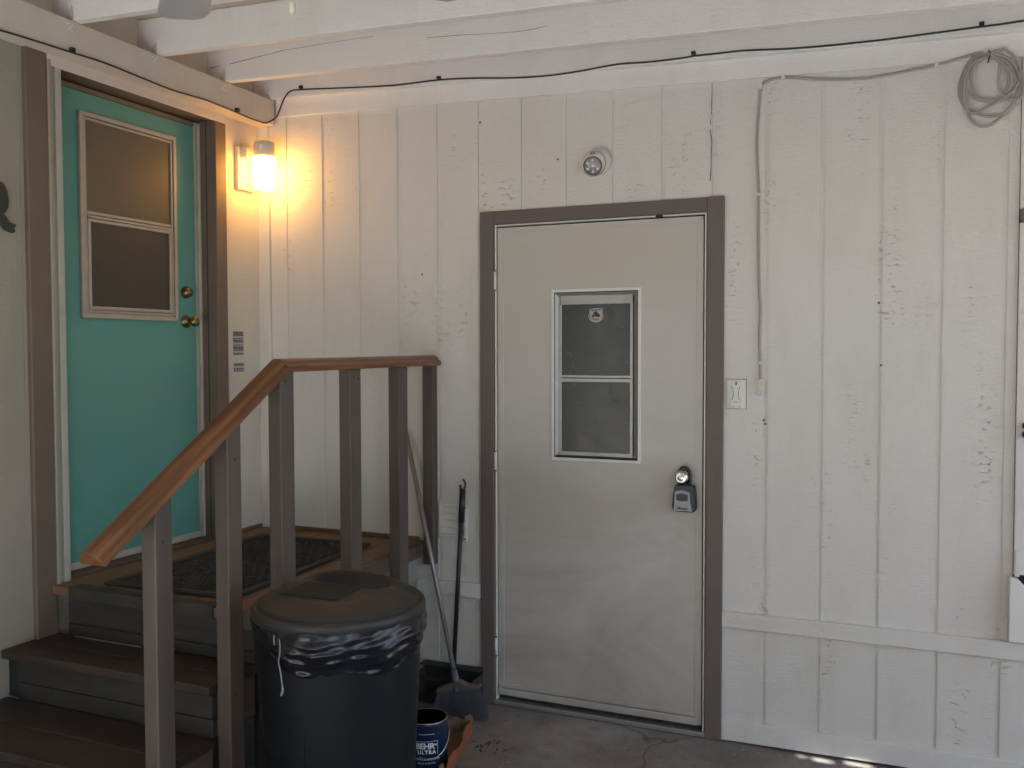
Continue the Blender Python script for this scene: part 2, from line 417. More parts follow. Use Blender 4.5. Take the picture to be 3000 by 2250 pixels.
# corner trim, belt boards, base boards
MB().box(-.566, -.504, -.014, .03, .05, 2.70).build('corner_board', M_TRIM, wall, .002)
for a, b in ((.30, .622), (1.677, 3.9)):
    MB().hexa([(a, -.019, .461), (b, -.019, .461), (b, .02, .461), (a, .02, .461), (a, -.019, .521), (b, -.019, .527), (b, .02, .527), (a, .02, .521)]).build('belt_board', M_TRIM, wall, .002)
for a, b in ((-.56, .622), (1.677, 3.9)):
    MB().hexa([(a, -.016, .006), (b, -.016, .030), (b, .02, .030), (a, .02, .006), (a, -.016, .090), (b, -.016, .103), (b, .02, .103), (a, .02, .090)]).build('base_board', M_TRIM, wall, .002)
# frieze board under the joist
a, b = -.45, 5.5
MB().hexa([(a, -.012, frz(a)), (b, -.012, frz(b)), (b, .03, frz(b)), (a, .03, frz(a)), (a, -.012, frz(a)+.15), (b, -.012, frz(b)+.15), (b, .03, frz(b)+.15), (a, .03, frz(a)+.15)]).build('frieze_board', M_BEAM, wall, .0015)
MB().box(-.60, -.45, -.0, .05, 2.3, 2.93).build('infill_board', M_TRIM, wall)
# far right: pale side panel, brown trim end and a sloping ledge
MB().box(2.692, 3.9, -.012, -.002, 2.045, 2.58).build('side_panel', M_TRIM, wall, .002)
MB().box(2.692, 3.9, -.024, -.002, 2.000, 2.042).build('side_trim', M_TAUPE, wall, .002)
MB().box(2.692, 3.9, -.016, -.002, .765, 1.997).build('side_panel', M_TRIM, wall, .002)
MB().box(2.694, 2.709, -.03, -.002, .76, .852).build('side_post', M_TRIM, wall, .002)
MB().prism([(2.677, .531), (3.6, .531), (3.6, .690), (2.76, .690), (2.705, .752), (2.677, .762)], 'Y', -.045, -.003).build('ledge_board', M_WHITEPL, wall, .003)
# split seam above the white door: ragged dark strips paint the shade inside it
cr = [[1.6225, 2.605], [1.623, 2.575], [1.623, 2.542], [1.622, 2.515], [1.621, 2.496], [1.6225, 2.480]]
cr2 = [[1.622, 2.47], [1.617, 2.457], [1.6205, 2.440]]
cr3 = [[1.616, 2.425], [1.621, 2.396], [1.623, 2.369], [1.621, 2.336], [1.6215, 2.29], [1.620, 2.25], [1.618, 2.223]]
for c_, wd in ((cr, .0022), (cr2, .0014), (cr3, .0026)):
    L = [(x-wd*random.uniform(.3, .8), z) for x, z in c_]; R_ = [(x+wd*random.uniform(.3, .8), z) for x, z in reversed(c_)]
    MB().prism(L+R_, 'Y', -.0016, .004).build('split_seam', M_BACK, wall)
# lone nail heads and pits
nm = MB()
for x, z in ((1.83, 1.285), (1.836, 1.27), (2.25, 1.50), (2.24, 1.73), (.98, 2.36), (.80, 2.10), (.33, 1.9), (.62, 2.55)):
    nm.box(x-.0035, x+.0035, -.0015, .002, z-.0035, z+.0035)
nm.build('nail_head', M_BACK, wall)

# ================================================================== white door
wd = thing('white_door', 'dingy white shed door with narrow aluminium window and lockbox on its knob', 'door')
T = .62
MB().box(.6247, .690, -.021, .03, .0, 2.158).build('casing', M_TAUPE, wd, .002)
MB().box(1.611, 1.676, -.021, .03, .0, 2.158).build('casing', M_TAUPE, wd, .002)
MB().box(.6905, 1.6105, -.0195, .03, 2.101, 2.157).build('casing', M_TAUPE, wd, .002)
for a, b in ((.6925, .6985), (1.6005, 1.607)):
    MB().box(a, b, -.012, .02, .02, 2.093).build('jamb_strip', M_WHITEPL, wd, .001)
MB().box(.6925, 1.607, -.012, .02, 2.0935, 2.0995).build('jamb_strip', M_WHITEPL, wd, .001)
MB().box(.68, 1.62, .012, .03, .0, 2.11).build('dark_reveal', M_GASKET, wd)
# slab with window opening
sl = MB()
WX0, WX1, WZ0, WZ1 = .957, 1.338, 1.096, 1.810
x0, x1, z0, z1 = .7035, 1.594, .045, 2.087
yF, yB = -.002, .011
sl.box(x0, WX0, yF, yB, z0, z1); sl.box(WX1, x1, yF, yB, z0, z1)
sl.box(WX0, WX1, yF, yB, z0, WZ0); sl.box(WX0, WX1, yF, yB, WZ1, z1)
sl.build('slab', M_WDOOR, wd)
for pts in ([(x0, z0+.05), (x0+.026, z0+.05), (x0+.026, z1-.026), (x0, z1)], [(x1-.026, z0), (x1, z0), (x1, z1), (x1-.026, z1-.026)], [(x0+.001, z1), (x0+.027, z1-.027), (x1-.027, z1-.027), (x1-.001, z1)]):
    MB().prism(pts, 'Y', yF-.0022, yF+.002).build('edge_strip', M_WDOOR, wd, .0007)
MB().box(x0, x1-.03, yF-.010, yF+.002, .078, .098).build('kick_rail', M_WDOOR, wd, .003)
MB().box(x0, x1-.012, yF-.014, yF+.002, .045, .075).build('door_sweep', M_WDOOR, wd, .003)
MB().box(.69, 1.611, -.022, .02, .002, .022).build('threshold', M_ALU, wd, .003)
for za, zb in ((1.822, 1.899), (1.037, 1.115), (.219, .297)):
    h = MB().tube([(.6955, -.016, za), (.6955, -.016, zb)], .0055, 10).build('hinge', M_WHITEPL, wd)
    MB().tube([(.6955, -.016, za-.005), (.6955, -.016, za-.0005)], .0058, 10).tube([(.6955, -.016, zb+.0005), (.6955, -.016, zb+.004)], .0058, 10).build('hinge_pin', M_GASKET, h)
# window
wf = MB()
def ring(mb, a, b, c, d, w, y0, y1):
    mb.box(a, a+w, y0, y1, c, d); mb.box(b-w, b, y0, y1, c, d); mb.box(a+w, b-w, y0, y1, c, c+w); mb.box(a+w, b-w, y0, y1, d-w, d)
ring(wf, WX0-.004, WX1+.004, WZ0-.004, WZ1+.004, .012, -.009, .004)
win = wf.build('window_frame', M_WHITEPL, wd, .0012)
gk = MB(); ring(gk, WX0+.008, WX1-.008, WZ0+.008, WZ1-.008, .0035, -.0055, .006); gk.build('gasket', M_GASKET, win)
# splayed aluminium frame
sf = MB(); a, b, c, d = WX0+.0115, WX1-.0115, WZ0+.0115, WZ1-.0115; s_ = .017
for q in ([(a, c), (a+s_, c+s_), (a+s_, d-s_), (a, d)], [(b, c), (b, d), (b-s_, d-s_), (b-s_, c+s_)], [(a, d), (a+s_, d-s_), (b-s_, d-s_), (b, d)], [(a, c), (b, c), (b-s_, c+s_), (a+s_, c+s_)]):
    pts = []
    for (x, z) in q:
        inner = a+.002 < x < b-.002 and c+.002 < z < d-.002
        pts.append((x, .0055 if inner else -.005, z))
    sf.add(pts+[(p[0], p[1]+.002, p[2]) for p in pts], [(0, 1, 2, 3), (7, 6, 5, 4), (0, 4, 5, 1), (1, 5, 6, 2), (2, 6, 7, 3), (3, 7, 4, 0)])
sf.build('splayed_frame', M_ALU, win)
MB().box(.990, 1.305, .001, .009, 1.749, 1.787).build('head_rail', M_ALU, win, .0015)
MB().box(.984, .996, .000, .009, 1.118, 1.75).build('sash_rail', M_ALU, win, .001)
MB().box(1.294, 1.306, .000, .009, 1.118, 1.75).build('sash_rail', M_ALU, win, .001)
MB().box(.986, 1.304, -.003, .009, 1.424, 1.440).build('sash_rail', M_ALU, win, .0015)
MB().box(.990, 1.296, -.0005, .009, 1.442, 1.4535).build('sash_rail', M_ALU, win, .0015)
MB().box(.986, 1.304, -.002, .009, 1.112, 1.131).build('sash_rail', M_ALU, win, .0015)
MB().box(.994, 1.297, .0045, .0075, 1.452, 1.752).build('pane', M_GLASS_W, win)
MB().box(.995, 1.297, .0035, .0070, 1.129, 1.426).build('pane', M_GLASS_W, win)
MB().box(.972, 1.330, -.012, .0, 1.1085, 1.1135).build('drip_sill', M_GASKET, win, .001)
MB().box(1.405, 1.432, -.027, -.006, 2.088, 2.1).build('door_bumper', M_GASKET, wd, .003)
# knob
kn = MB().lathe([(.001, .0), (.034, 0), (.0345, -.004), (.031, -.010), (.020, -.014), (.012, -.016)], (1.5215, yF-.0025, 1.052), 36, 'Y')
kn = kn.build('rosette', M_STEEL, wd)
MB().lathe([(.012, -.010), (.0115, -.028), (.018, -.034), (.0265, -.040), (.028, -.050), (.0255, -.058), (.019, -.063), (.0175, -.0625), (.010, -.066), (.001, -.066)], (1.5215, yF-.0025, 1.052), 36, 'Y').build('knob', M_STEEL, wd)
MB().box(1.5203, 1.5227, yF-.0695, yF-.067, 1.047, 1.0565).build('keyhole', M_GASKET, wd)

# sticker on the glass
st = thing('window_sticker', 'round white club member sticker on the upper glass of the white door', 'sticker')
cx, cz = 1.1465, 1.7035; ys = .0040
def disc_pts(R, n=40, crop=.60):
    pts = []
    for i in range(n):
        a_ = 2*math.pi*i/n; x, z = R*math.sin(a_), R*.95*math.cos(a_)
        if z > R*crop: z = R*crop
        pts.append((x, z))
    return pts
lower = [(cx+.033*math.cos(t), cz-.004+.026*math.sin(t)) for t in [math.radians(v_) for v_ in range(150, 391, 12)]]
outl = lower+[(cx+.0285, cz+.013), (cx+.0295, cz+.0265), (cx+.010, cz+.0290), (cx-.010, cz+.0285), (cx-.0275, cz+.0245), (cx-.0275, cz+.011)]
MB().prism(outl, 'Y', ys-.0006, ys).build('sticker_sheet', M_TAPEL, st)
rg = MB()
for t0, t1 in ((152, 212), (328, 388)):
    A = [math.radians(t0+(t1-t0)*i/8) for i in range(9)]
    rg.prism([(cx+.0295*math.cos(t), cz-.004+.0225*math.sin(t)) for t in A]+[(cx+.0265*math.cos(t), cz-.004+.020*math.sin(t)) for t in reversed(A)], 'Y', ys-.0010, ys-.0005)
rg.prism([(cx-.0235, cz+.0225), (cx+.0245, cz+.0245), (cx+.0235, cz+.0200), (cx-.0225, cz+.0185)], 'Y', ys-.0010, ys-.0005)
rg.prism([(cx-.012, cz+.009), (cx-.003, cz+.017), (cx+.004, cz+.016), (cx+.012, cz+.006), (cx+.019, cz+.001), (cx+.018, cz-.007), (cx-.004, cz-.006), (cx-.006, cz+.004)], 'Y', ys-.0010, ys-.0005)
rg.prism([(cx-.018, cz-.001), (cx-.010, cz+.007), (cx-.006, cz-.003), (cx-.010, cz-.009), (cx-.017, cz-.008)], 'Y', ys-.0010, ys-.0005)
rg.build('sticker_print', M_DARKINK, st)
me = text_mesh('MEMBER', .0085, .0002, bold=.0001)
place_text(me, 'sticker_lettering', M_DARKINK, st, lambda x, y, z: Vector((cx+x, ys-.0009-z, cz-.0185+y+18*x*x)))

# ================================================================== key lock box
lb = thing('key_lock_box', 'grey and black key lock box hanging from the silver door knob', 'lock box')
body = [(1.494, 1.018), (1.509, 1.022), (1.553, 1.022), (1.568, 1.018), (1.574, .985), (1.578, .93), (1.574, .918), (1.564, .913), (1.495, .914), (1.486, .922), (1.483, .937), (1.487, .98)]
MB().prism(body, 'Y', -.052, -.010).build('case', M_BLACKPL, lb, .004, 2)
face = [(1.4955, .996), (1.5245, 1.0015), (1.5545, .993), (1.5555, .957), (1.5635, .9165), (1.490, .9175), (1.4935, .957)]
MB().prism(face, 'Y', -.056, -.050).build('front_plate', plain('lockbox_grey', (.25, .26, .28), .4, .3, var=.05, bs=.1), lb, .001)
MB().prism([(1.501, .984), (1.5245, .9885), (1.5475, .984), (1.5475, .961), (1.5245, .957), (1.501, .961)], 'Y', -.0575, -.054).build('shutter', M_BLACKPL, lb, .001)
sh_ = MB().tube(smooth_path([(1.5045, -.030, 1.016), (1.5045, -.030, 1.05), (1.5075, -.030, 1.073), (1.5185, -.030, 1.088), (1.5345, -.030, 1.089), (1.5465, -.030, 1.077), (1.5515, -.030, 1.055), (1.5515, -.030, 1.016)], 4), .0060, 12)
sh_.build('shackle', M_BLACKPL, lb)
place_text(text_mesh('Master', .0150, .0003, shear=.25, bold=.0004), 'lettering', M_DARKINK, lb, lambda x, y, z: Vector((1.525+x, -.0562-z, .9285+y)))
place_text(text_mesh('Lock', .0060, .0003, shear=.25), 'lettering', M_DARKINK, lb, lambda x, y, z: Vector((1.5435+x, -.0562-z, .9215+y)))

# ================================================================== outlet cover
oc = thing('outlet_cover', 'white weatherproof outlet cover with hourglass lid beside the brown door casing', 'outlet cover')
MB().box(1.6872, 1.7640, -.0022, .0, 1.3260, 1.4435).build('plate_shadow', M_GASKET, oc)  # dark rim stands in for the shadow around the plate
MB().box(1.6885, 1.7625, -.0085, -.0015, 1.3275, 1.442).build('plate', M_WHITEPL, oc, .0015)
cxo = 1.7255
lid = [(-.0185, .051), (.018, .051), (.019, .038), (.0225, .034), (.0255, .018), (.0255, -.010), (.021, -.040), (.016, -.0545), (-.016, -.0545), (-.021, -.040), (-.0255, -.010), (-.0245, .018), (-.022, .034), (-.0195, .038)]
MB().prism([(cxo+u, 1.3845+v) for u, v in lid], 'Y', -.0165, -.0080).build('lid', M_WHITEPL, oc, .0025, 2)
gr = MB()
for s_ in (-1, 1):
    gr.tube(smooth_path([(cxo+s_*.018, -.0167, 1.4165), (cxo+s_*.0115, -.0170, 1.400), (cxo+s_*.0095, -.0170, 1.385), (cxo+s_*.012, -.0170, 1.370), (cxo+s_*.0165, -.0167, 1.361)], 4), [.0006]+[.0010]*15+[.0006], 6)
gr.box(cxo-.002, cxo+.0035, -.0172, -.016, 1.420, 1.434); gr.box(cxo-.012, cxo+.011, -.0170, -.016, 1.353, 1.3545)
gr.box(cxo-.0115, cxo-.008, -.0172, -.016, 1.334, 1.3375); gr.box(cxo+.013, cxo+.0165, -.0165, -.008, 1.334, 1.3375)
gr.build('lid_grooves', M_GASKET, oc)

# ================================================================== low vent beside the landing
vt = thing('wall_vent', 'small white louvred vent cover low on the wall behind the long-handled dustpan', 'vent')
vf = MB(); ring(vf, .412, .552, .722, .870, .012, -.012, .0); vf.build('vent_frame', M_WHITEPL, vt, .002)
for i in range(4):
    z = .736+i*.031
    MB().hexa([(.424, -.010, z), (.534, -.010, z), (.534, -.004, z), (.424, -.004, z), (.424, -.005, z+.029), (.534, -.005, z+.029), (.534, -.001, z+.029), (.424, -.001, z+.029)]).build('slat', M_WHITEPL, vt, .001)
MB().box(.540, .560, -.020, -.012, .712, .870).build('side_bar', M_WHITEPL, vt, .004, 2)
for zs in (.861, .721): MB().lathe([(.001, -.0225), (.004, -.0215), (.004, -.0195)], (.550, 0, zs), 10, 'Y').build('screw', M_GASKET, vt)

# ================================================================== left house wall
XL = -.566
hw = thing('house_wall', 'beige painted house wall on the left that holds the teal door', 'wall')
MB().box(-.9, -.70, -9, .05, -.1, 3.0).build('backing', M_BACK, hw)
MB().box(XL-.10, XL, -.2355, -.001, .05, 2.78).build('wall_panel', M_STRIP, hw)
MB().box(XL-.10, XL+.0015, -.2585, -.2365, .05, 2.78).build('edge_strip', M_STRIP, hw)
yy = -1.318
MB().box(XL-.10, XL+.002, yy, -1.3045, .05, 2.78).build('edge_strip', M_PANEL, hw)
for i in range(5):
    y1_ = yy-.001-i*1.22; MB().box(XL-.10, XL, y1_-1.215, y1_, .02, 2.78).build('wall_panel', M_PANEL, hw)
MB().box(XL-.1, XL-.02, -1.31, -.25, .05, .69).build('wall_panel', M_PANEL, hw)

# ================================================================== teal door
td = thing('teal_door', 'teal painted house door with a two-pane window at the top of the steps', 'door')
MB().box(XL-.10, -.546, -1.3035, -1.215, .50, 2.68).build('casing', M_TAUPE2, td, .003)
MB().box(XL-.13, -.546, -.330, -.2595, .69, 2.68).build('casing', M_TAUPE2, td, .003)
MB().box(XL-.11, -.553, -.3315, -.3302, .69, 2.66).build('casing_liner', M_TAUPE2, td)
MB().box(-.602, -.598, -.3335, -.3305, .69, 2.6).build('liner_groove', M_GASKET, td)
MB().box(XL-.13, -.5535, -1.2145, -.3305, 2.600, 2.70).build('head_casing', M_TAUPE2, td, .003)
MB().box(-.553, -.5445, -1.2145, -.262, 2.598, 2.70).build('head_trim', M_LEDGER, td, .002)
MB().box(-.60, -.5425, -1.2145, -1.199, .695, 2.62).build('jamb_strip', M_PANEL, td, .002)
MB().box(-.60, -.552, -1.1985, -1.180, .695, 2.61).build('jamb_strip', M_PANEL, td, .002)
MB().box(-.60, -.5475, -1.1795, -1.152, .695, 2.60).build('jamb_strip', M_JAMB, td, .002)
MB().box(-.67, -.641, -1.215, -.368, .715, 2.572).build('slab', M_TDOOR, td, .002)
MB().box(-.67, -.637, -1.2, -.35, 2.573, 2.592).build('head_stop', plain('yellowed_weatherstrip', (.17, .145, .08), .6, dirt=.4), td, .001)
MB().box(-.67, -.634, -.3665, -.350, .70, 2.59).build('weatherstrip', plain('grey_weatherstrip', (.34, .34, .29), .6, dirt=.3), td, .002)
MB().box(-.67, -.628, -.3495, -.3335, .70, 2.59).build('edge_strip', M_JAMB, td, .004, 2)
MB().box(-.67, -.630, -1.2, -.368, .706, .733).build('door_sweep', M_JAMB, td, .003)
MB().box(-.68, -.575, -1.2145, -.332, .690, .704).build('sill', M_FASCIA, td, .002)
MB().box(-.72, -.66, -1.25, -.3, .6, 2.65).build('dark_reveal', M_GASKET, td)
yA, yB2, zA, zB = -1.004, -.488, 1.690, 2.496
fr = MB()
def ringx(mb, a, b, c, d, w, x0, x1):
    mb.box(x0, x1, a, a+w, c, d); mb.box(x0, x1, b-w, b, c, d); mb.box(x0, x1, a+w, b-w, c, c+w); mb.box(x0, x1, a+w, b-w, d-w, d)
ringx(fr, yA, yB2, zA, zB, .018, -.6405, -.626)
wfr = fr.build('window_frame', M_ALUW, td, .002)
f2 = MB(); ringx(f2, yA+.0215, yB2-.0215, zA+.0215, zB-.0215, .009, -.6405, -.630); f2.build('inner_frame', M_ALUW, wfr, .0015)
f3 = MB(); ringx(f3, yA+.034, yB2-.034, 1.724, 2.082, .013, -.6405, -.628); f3.build('lower_sash', M_ALUW, wfr, .002)
MB().box(-.6405, -.626, yA+.032, yB2-.032, 2.084, 2.094).build('meeting_rail', M_ALUW, wfr, .001)
MB().box(-.6405, -.630, yA+.032, yB2-.032, 2.098, 2.110).build('meeting_rail', M_ALUW, wfr, .001)
MB().box(-.6405, -.636, yA+.029, yB2-.029, 2.108, 2.468).build('pane', M_GLASS_T1, wfr)
MB().box(-.6405, -.635, yA+.045, yB2-.045, 1.735, 2.071).build('pane', M_GLASS_T2, wfr)
for zc, r_, L_ in ((1.820, .030, .030), (1.690, .031, .062)):
    if zc > 1.75:
        MB().lathe([(.001, 0), (.027, 0), (.027, .008), (.022, .018), (.020, .026), (.001, .028)], (-.6405, -.432, zc), 32, 'X').build('deadbolt', M_BRASS, td)
        MB().box(-.6125, -.6105, -.444, -.424, zc-.0025, zc+.0025).build('key_slot_glint', M_STEEL, td)  # bright bar paints the white glint on the key slot
    else:
        MB().lathe([(.001, 0), (.028, 0), (.028, .005), (.023, .011), (.012, .016), (.011, .032), (.019, .040), (.023, .052), (.0215, .061), (.014, .066), (.001, .067)], (-.6405, -.432, zc), 32, 'X').build('knob', M_BRASS, td)
# ================================================================== carport roof
rf = thing('carport_roof', 'white painted open joist carport roof with plywood deck above', 'roof')
def jz(x): return 2.757-SL*(x+.46)
def joist(yc, x0=-.5655, x1=5.25, th=.040, name='joist'):
    y0, y1 = yc, yc+th
    h = .146
    mb = MB().hexa([(x0, y0, jz(x0)), (x1, y0, jz(x1)), (x1, y1, jz(x1)), (x0, y1, jz(x0)), (x0, y0, jz(x0)+h), (x1, y0, jz(x1)+h), (x1, y1, jz(x1)+h), (x0, y1, jz(x0)+h)])
    j = mb.build(name, M_BEAM, rf, .004, 2)
    if -.05 > yc > -3.5:
        pl = MB()      # hurricane tie: twisted plate nailed to ledger and joist
        pl.prism([(yc-.034, 2.748), (yc-.002, 2.748), (yc-.003, 2.712), (yc-.012, 2.706), (yc-.030, 2.712)], 'X', -.4603, -.4588)
        pl.prism([(-.500, 2.758), (-.462, 2.744), (-.460, 2.790), (-.466, 2.812)], 'Y', yc-.003, yc-.0005)
        p = pl.build('tie_plate', M_LEDGER, j, .0005)
        for (a, b) in ((yc-.028, 2.737), (yc-.018, 2.728), (yc-.008, 2.737), (yc-.024, 2.718), (yc-.010, 2.715)):
            MB().sphere((-.4578, a, b), .0034, 8, 5).build('nail', M_BEAM, j)
    return j
joist(-.040, name='joist')
for i in range(1, 14):
    joist(-.356-.4065*(i-1) if i > 1 else -.356)
# long drying split on the second joist's face
ck = smooth_path([(-.55, -.3575, 2.838), (-.50, -.3575, 2.843)], 1)
def split(pts, wd):
    L = []; 
    mb = MB()
    up_ = [(x, z+wd*(.5+.5*math.sin(i*2.1))*.5) for i, (x, z) in enumerate(pts)]; dn = [(x, z-wd*.5) for x, z in reversed(pts)]
    mb.prism(up_+dn, 'Y', -.3569, -.3545); mb.build('split', M_BACK, rf)
split([(-.55, 2.826), (-.52, 2.827), (-.49, 2.830)], .003)
split([(-.44, 2.830), (-.36, 2.836), (-.25, 2.845), (-.15, 2.853)], .0028)
split([(-.15, 2.853), (.0, 2.853), (.15, 2.854), (.30, 2.851)], .0012)
split([(.55, 2.812), (.70, 2.803), (.83, 2.791), (.95, 2.782), (1.02, 2.783), (1.07, 2.789)], .0015)
# roof deck with gaps added along the sun line for the small sun patches
zt = .148
holes = []
HW, HL = .022, .075
for (px, py, hw_, hl_) in ((2.060, -.040, .016, .038), (2.185, -.022, .018, .050), (1.985, -.035, .011, .018)):
    t_ = (jz(2.8)+zt)/SUN_DIR.z
    holes.append((px+SUN_DIR.x*t_, py+SUN_DIR.y*t_, hw_, hl_))
hy = sum(h[1] for h in holes)/3
X0, X1, Y0, Y1 = -.70, 5.4, -5.7, .3
def zroof(x): return jz(x)+zt
def sheet(a, b, c, d):
    if b-a < 1e-4 or d-c < 1e-4: return
    MB().hexa([(a, c, zroof(a)), (b, c, zroof(b)), (b, d, zroof(b)), (a, d, zroof(a)), (a, c, zroof(a)+.02), (b, c, zroof(b)+.02), (b, d, zroof(b)+.02), (a, d, zroof(a)+.02)]).build('roof_sheet', M_TAN, rf)
# cut the deck on a grid around the gaps
xs = sorted({X0, .66, 1.88, X1} | {h[0]-h[3] for h in holes} | {h[0]+h[3] for h in holes})
ya, yb = min(h[1]-h[2] for h in holes), max(h[1]+h[2] for h in holes)
for y0_, y1_ in ((Y0, -4.8), (-4.8, -3.7), (-3.7, ya), (yb, Y1)): sheet(X0, X1, y0_, y1_)
ys_ = sorted({h[1]-h[2] for h in holes} | {h[1]+h[2] for h in holes})
gm = MB()
for i in range(len(xs)-1):
    for j in range(len(ys_)-1):
        mx, my = (xs[i]+xs[i+1])/2, (ys_[j]+ys_[j+1])/2
        if any(abs(mx-h[0]) < h[3] and abs(my-h[1]) < h[2] for h in holes): continue
        a, b, c, d = xs[i], xs[i+1], ys_[j], ys_[j+1]
        gm.hexa([(a, c, zroof(a)), (b, c, zroof(b)), (b, d, zroof(b)), (a, d, zroof(a)), (a, c, zroof(a)+.02), (b, c, zroof(b)+.02), (b, d, zroof(b)+.02), (a, d, zroof(a)+.02)])
gm.build('roof_sheet', M_TAN, rf)
# ledger along the house and blocking above it
MB().box(-.5655, -.46, -7.0, -.0125, 2.618+.02, 2.7565).build('ledger', M_LEDGER, rf, .004, 2)
for i in range(13):
    y1_ = -.041 if i == 0 else -.356-.4065*(i-1)-.001
    y0_ = -.356-.4065*i+.041
    if i == 0: y0_ = -.356+.041
    elif i > 0: y0_ = -.356-.4065*i+.041
    MB().box(-.60, -.562, y0_, y1_, 2.70, 2.935).build('blocking', M_TAN, rf)
# gable beam at the open side
MB().box(5.27, 5.33, -5.7, -.02, 2.42, 2.62).build('edge_beam', M_BEAM, rf, .004)
for y in (-5.5, -3.6):
    MB().box(5.25, 5.34, y-.045, y+.045, 0, 2.42).build('carport_post', M_BEAM, rf, .004)

# ================================================================== cables
CORD=[(1.818,-0.007,1.439),(1.817,-0.007,1.507),(1.813,-0.007,1.591),(1.816,-0.007,1.723),(1.811,-0.007,1.788),(1.806,-0.007,1.986),(1.806,-0.007,2.156),(1.801,-0.007,2.248),(1.797,-0.007,2.352),(1.802,-0.007,2.469),(1.811,-0.007,2.560),(1.837,-0.007,2.581),(1.862,-0.007,2.587),(1.895,-0.007,2.589),(1.950,-0.007,2.580),(2.035,-0.007,2.565),(2.143,-0.007,2.555),(2.237,-0.007,2.555),(2.351,-0.007,2.563),(2.422,-0.007,2.570),(2.483,-0.007,2.582),(2.537,-0.007,2.592)]
COIL=[(2.574,-0.007,2.595),(2.540,-0.007,2.583),(2.513,-0.007,2.545),(2.498,-0.008,2.499),(2.496,-0.008,2.456),(2.513,-0.008,2.411),(2.523,-0.008,2.393),(2.529,-0.009,2.370),(2.547,-0.009,2.349),(2.570,-0.009,2.338),(2.597,-0.009,2.342),(2.624,-0.010,2.361),(2.650,-0.010,2.383),(2.668,-0.010,2.411),(2.683,-0.010,2.452),(2.682,-0.010,2.486),(2.667,-0.011,2.526),(2.643,-0.011,2.558),(2.616,-0.011,2.580),(2.586,-0.011,2.588),(2.547,-0.012,2.583),(2.520,-0.012,2.547),(2.505,-0.012,2.506),(2.504,-0.012,2.454),(2.518,-0.013,2.409),(2.546,-0.013,2.387),(2.581,-0.013,2.372),(2.616,-0.013,2.370),(2.642,-0.013,2.383),(2.664,-0.014,2.411),(2.677,-0.014,2.447),(2.684,-0.014,2.476),(2.678,-0.014,2.506),(2.655,-0.015,2.543),(2.624,-0.015,2.572),(2.585,-0.015,2.581),(2.551,-0.015,2.570),(2.528,-0.015,2.545),(2.515,-0.016,2.504),(2.517,-0.016,2.473),(2.533,-0.016,2.446),(2.561,-0.016,2.428),(2.595,-0.017,2.417),(2.626,-0.017,2.420),(2.649,-0.017,2.433),(2.665,-0.017,2.461),(2.668,-0.018,2.485),(2.662,-0.018,2.516),(2.643,-0.018,2.548),(2.612,-0.018,2.568),(2.585,-0.018,2.574),(2.551,-0.019,2.559),(2.532,-0.019,2.522),(2.537,-0.019,2.475),(2.549,-0.019,2.443),(2.572,-0.020,2.428),(2.603,-0.020,2.422),(2.629,-0.020,2.434),(2.644,-0.020,2.462),(2.649,-0.021,2.491),(2.643,-0.021,2.521),(2.627,-0.021,2.549),(2.608,-0.021,2.564),(2.587,-0.021,2.570),(2.558,-0.022,2.570),(2.531,-0.022,2.552),(2.516,-0.022,2.515),(2.509,-0.022,2.473),(2.514,-0.023,2.425),(2.526,-0.023,2.391),(2.553,-0.023,2.386),(2.584,-0.023,2.400),(2.610,-0.023,2.414),(2.648,-0.024,2.435),(2.672,-0.024,2.462),(2.681,-0.024,2.495),(2.661,-0.024,2.539),(2.631,-0.025,2.570),(2.600,-0.025,2.581),(2.585,-0.025,2.582),(2.600,-0.025,2.572),(2.619,-0.026,2.548),(2.618,-0.026,2.510),(2.617,-0.026,2.472),(2.625,-0.026,2.446),(2.644,-0.026,2.422),(2.667,-0.027,2.416),(2.685,-0.027,2.424),(2.692,-0.027,2.446),(2.688,-0.027,2.493),(2.676,-0.028,2.537),(2.660,-0.028,2.568),(2.641,-0.028,2.585),(2.630,-0.028,2.589),(2.607,-0.029,2.589),(2.592,-0.029,2.585)]
BLACK=[(2.791,-0.046,2.677),(2.690,-0.046,2.679),(2.628,-0.046,2.677),(2.561,-0.046,2.677),(2.480,-0.046,2.676),(2.371,-0.046,2.675),(2.259,-0.046,2.674),(2.144,-0.046,2.676),(2.025,-0.046,2.679),(1.903,-0.046,2.686),(1.753,-0.046,2.699),(1.649,-0.046,2.701),(1.560,-0.046,2.703),(1.517,-0.046,2.701),(1.380,-0.046,2.702),(1.254,-0.046,2.709),(1.094,-0.046,2.701),(0.945,-0.046,2.699),(0.790,-0.046,2.709),(0.599,-0.046,2.730),(0.443,-0.046,2.741),(0.210,-0.046,2.744),(-0.060,-0.046,2.763),(-0.283,-0.046,2.781),(-0.345,-0.046,2.779),(-0.380,-0.046,2.748),(-0.405,-0.046,2.702),(-0.429,-0.046,2.665),(-0.453,-0.087,2.634),(-0.453,-0.137,2.629),(-0.453,-0.210,2.629),(-0.453,-0.292,2.633),(-0.453,-0.415,2.637),(-0.453,-0.501,2.639),(-0.453,-0.701,2.631),(-0.453,-0.883,2.637),(-0.453,-1.049,2.642),(-0.453,-1.184,2.637),(-0.453,-1.343,2.632),(-0.453,-1.473,2.626),(-0.453,-1.617,2.621)]
CL=[(-0.283,-0.046,2.789),(0.443,-0.046,2.747),(1.559,-0.046,2.711),(2.561,-0.046,2.683),(-0.453,-1.184,2.643),(-0.453,-0.292,2.641)]
GCL=[(1.817,-0.007,1.507),(1.806,-0.007,2.156),(1.813,-0.007,2.563),(1.895,-0.007,2.590),(2.422,-0.007,2.572),(2.574,-0.007,2.599),(2.637,-0.007,2.597)]

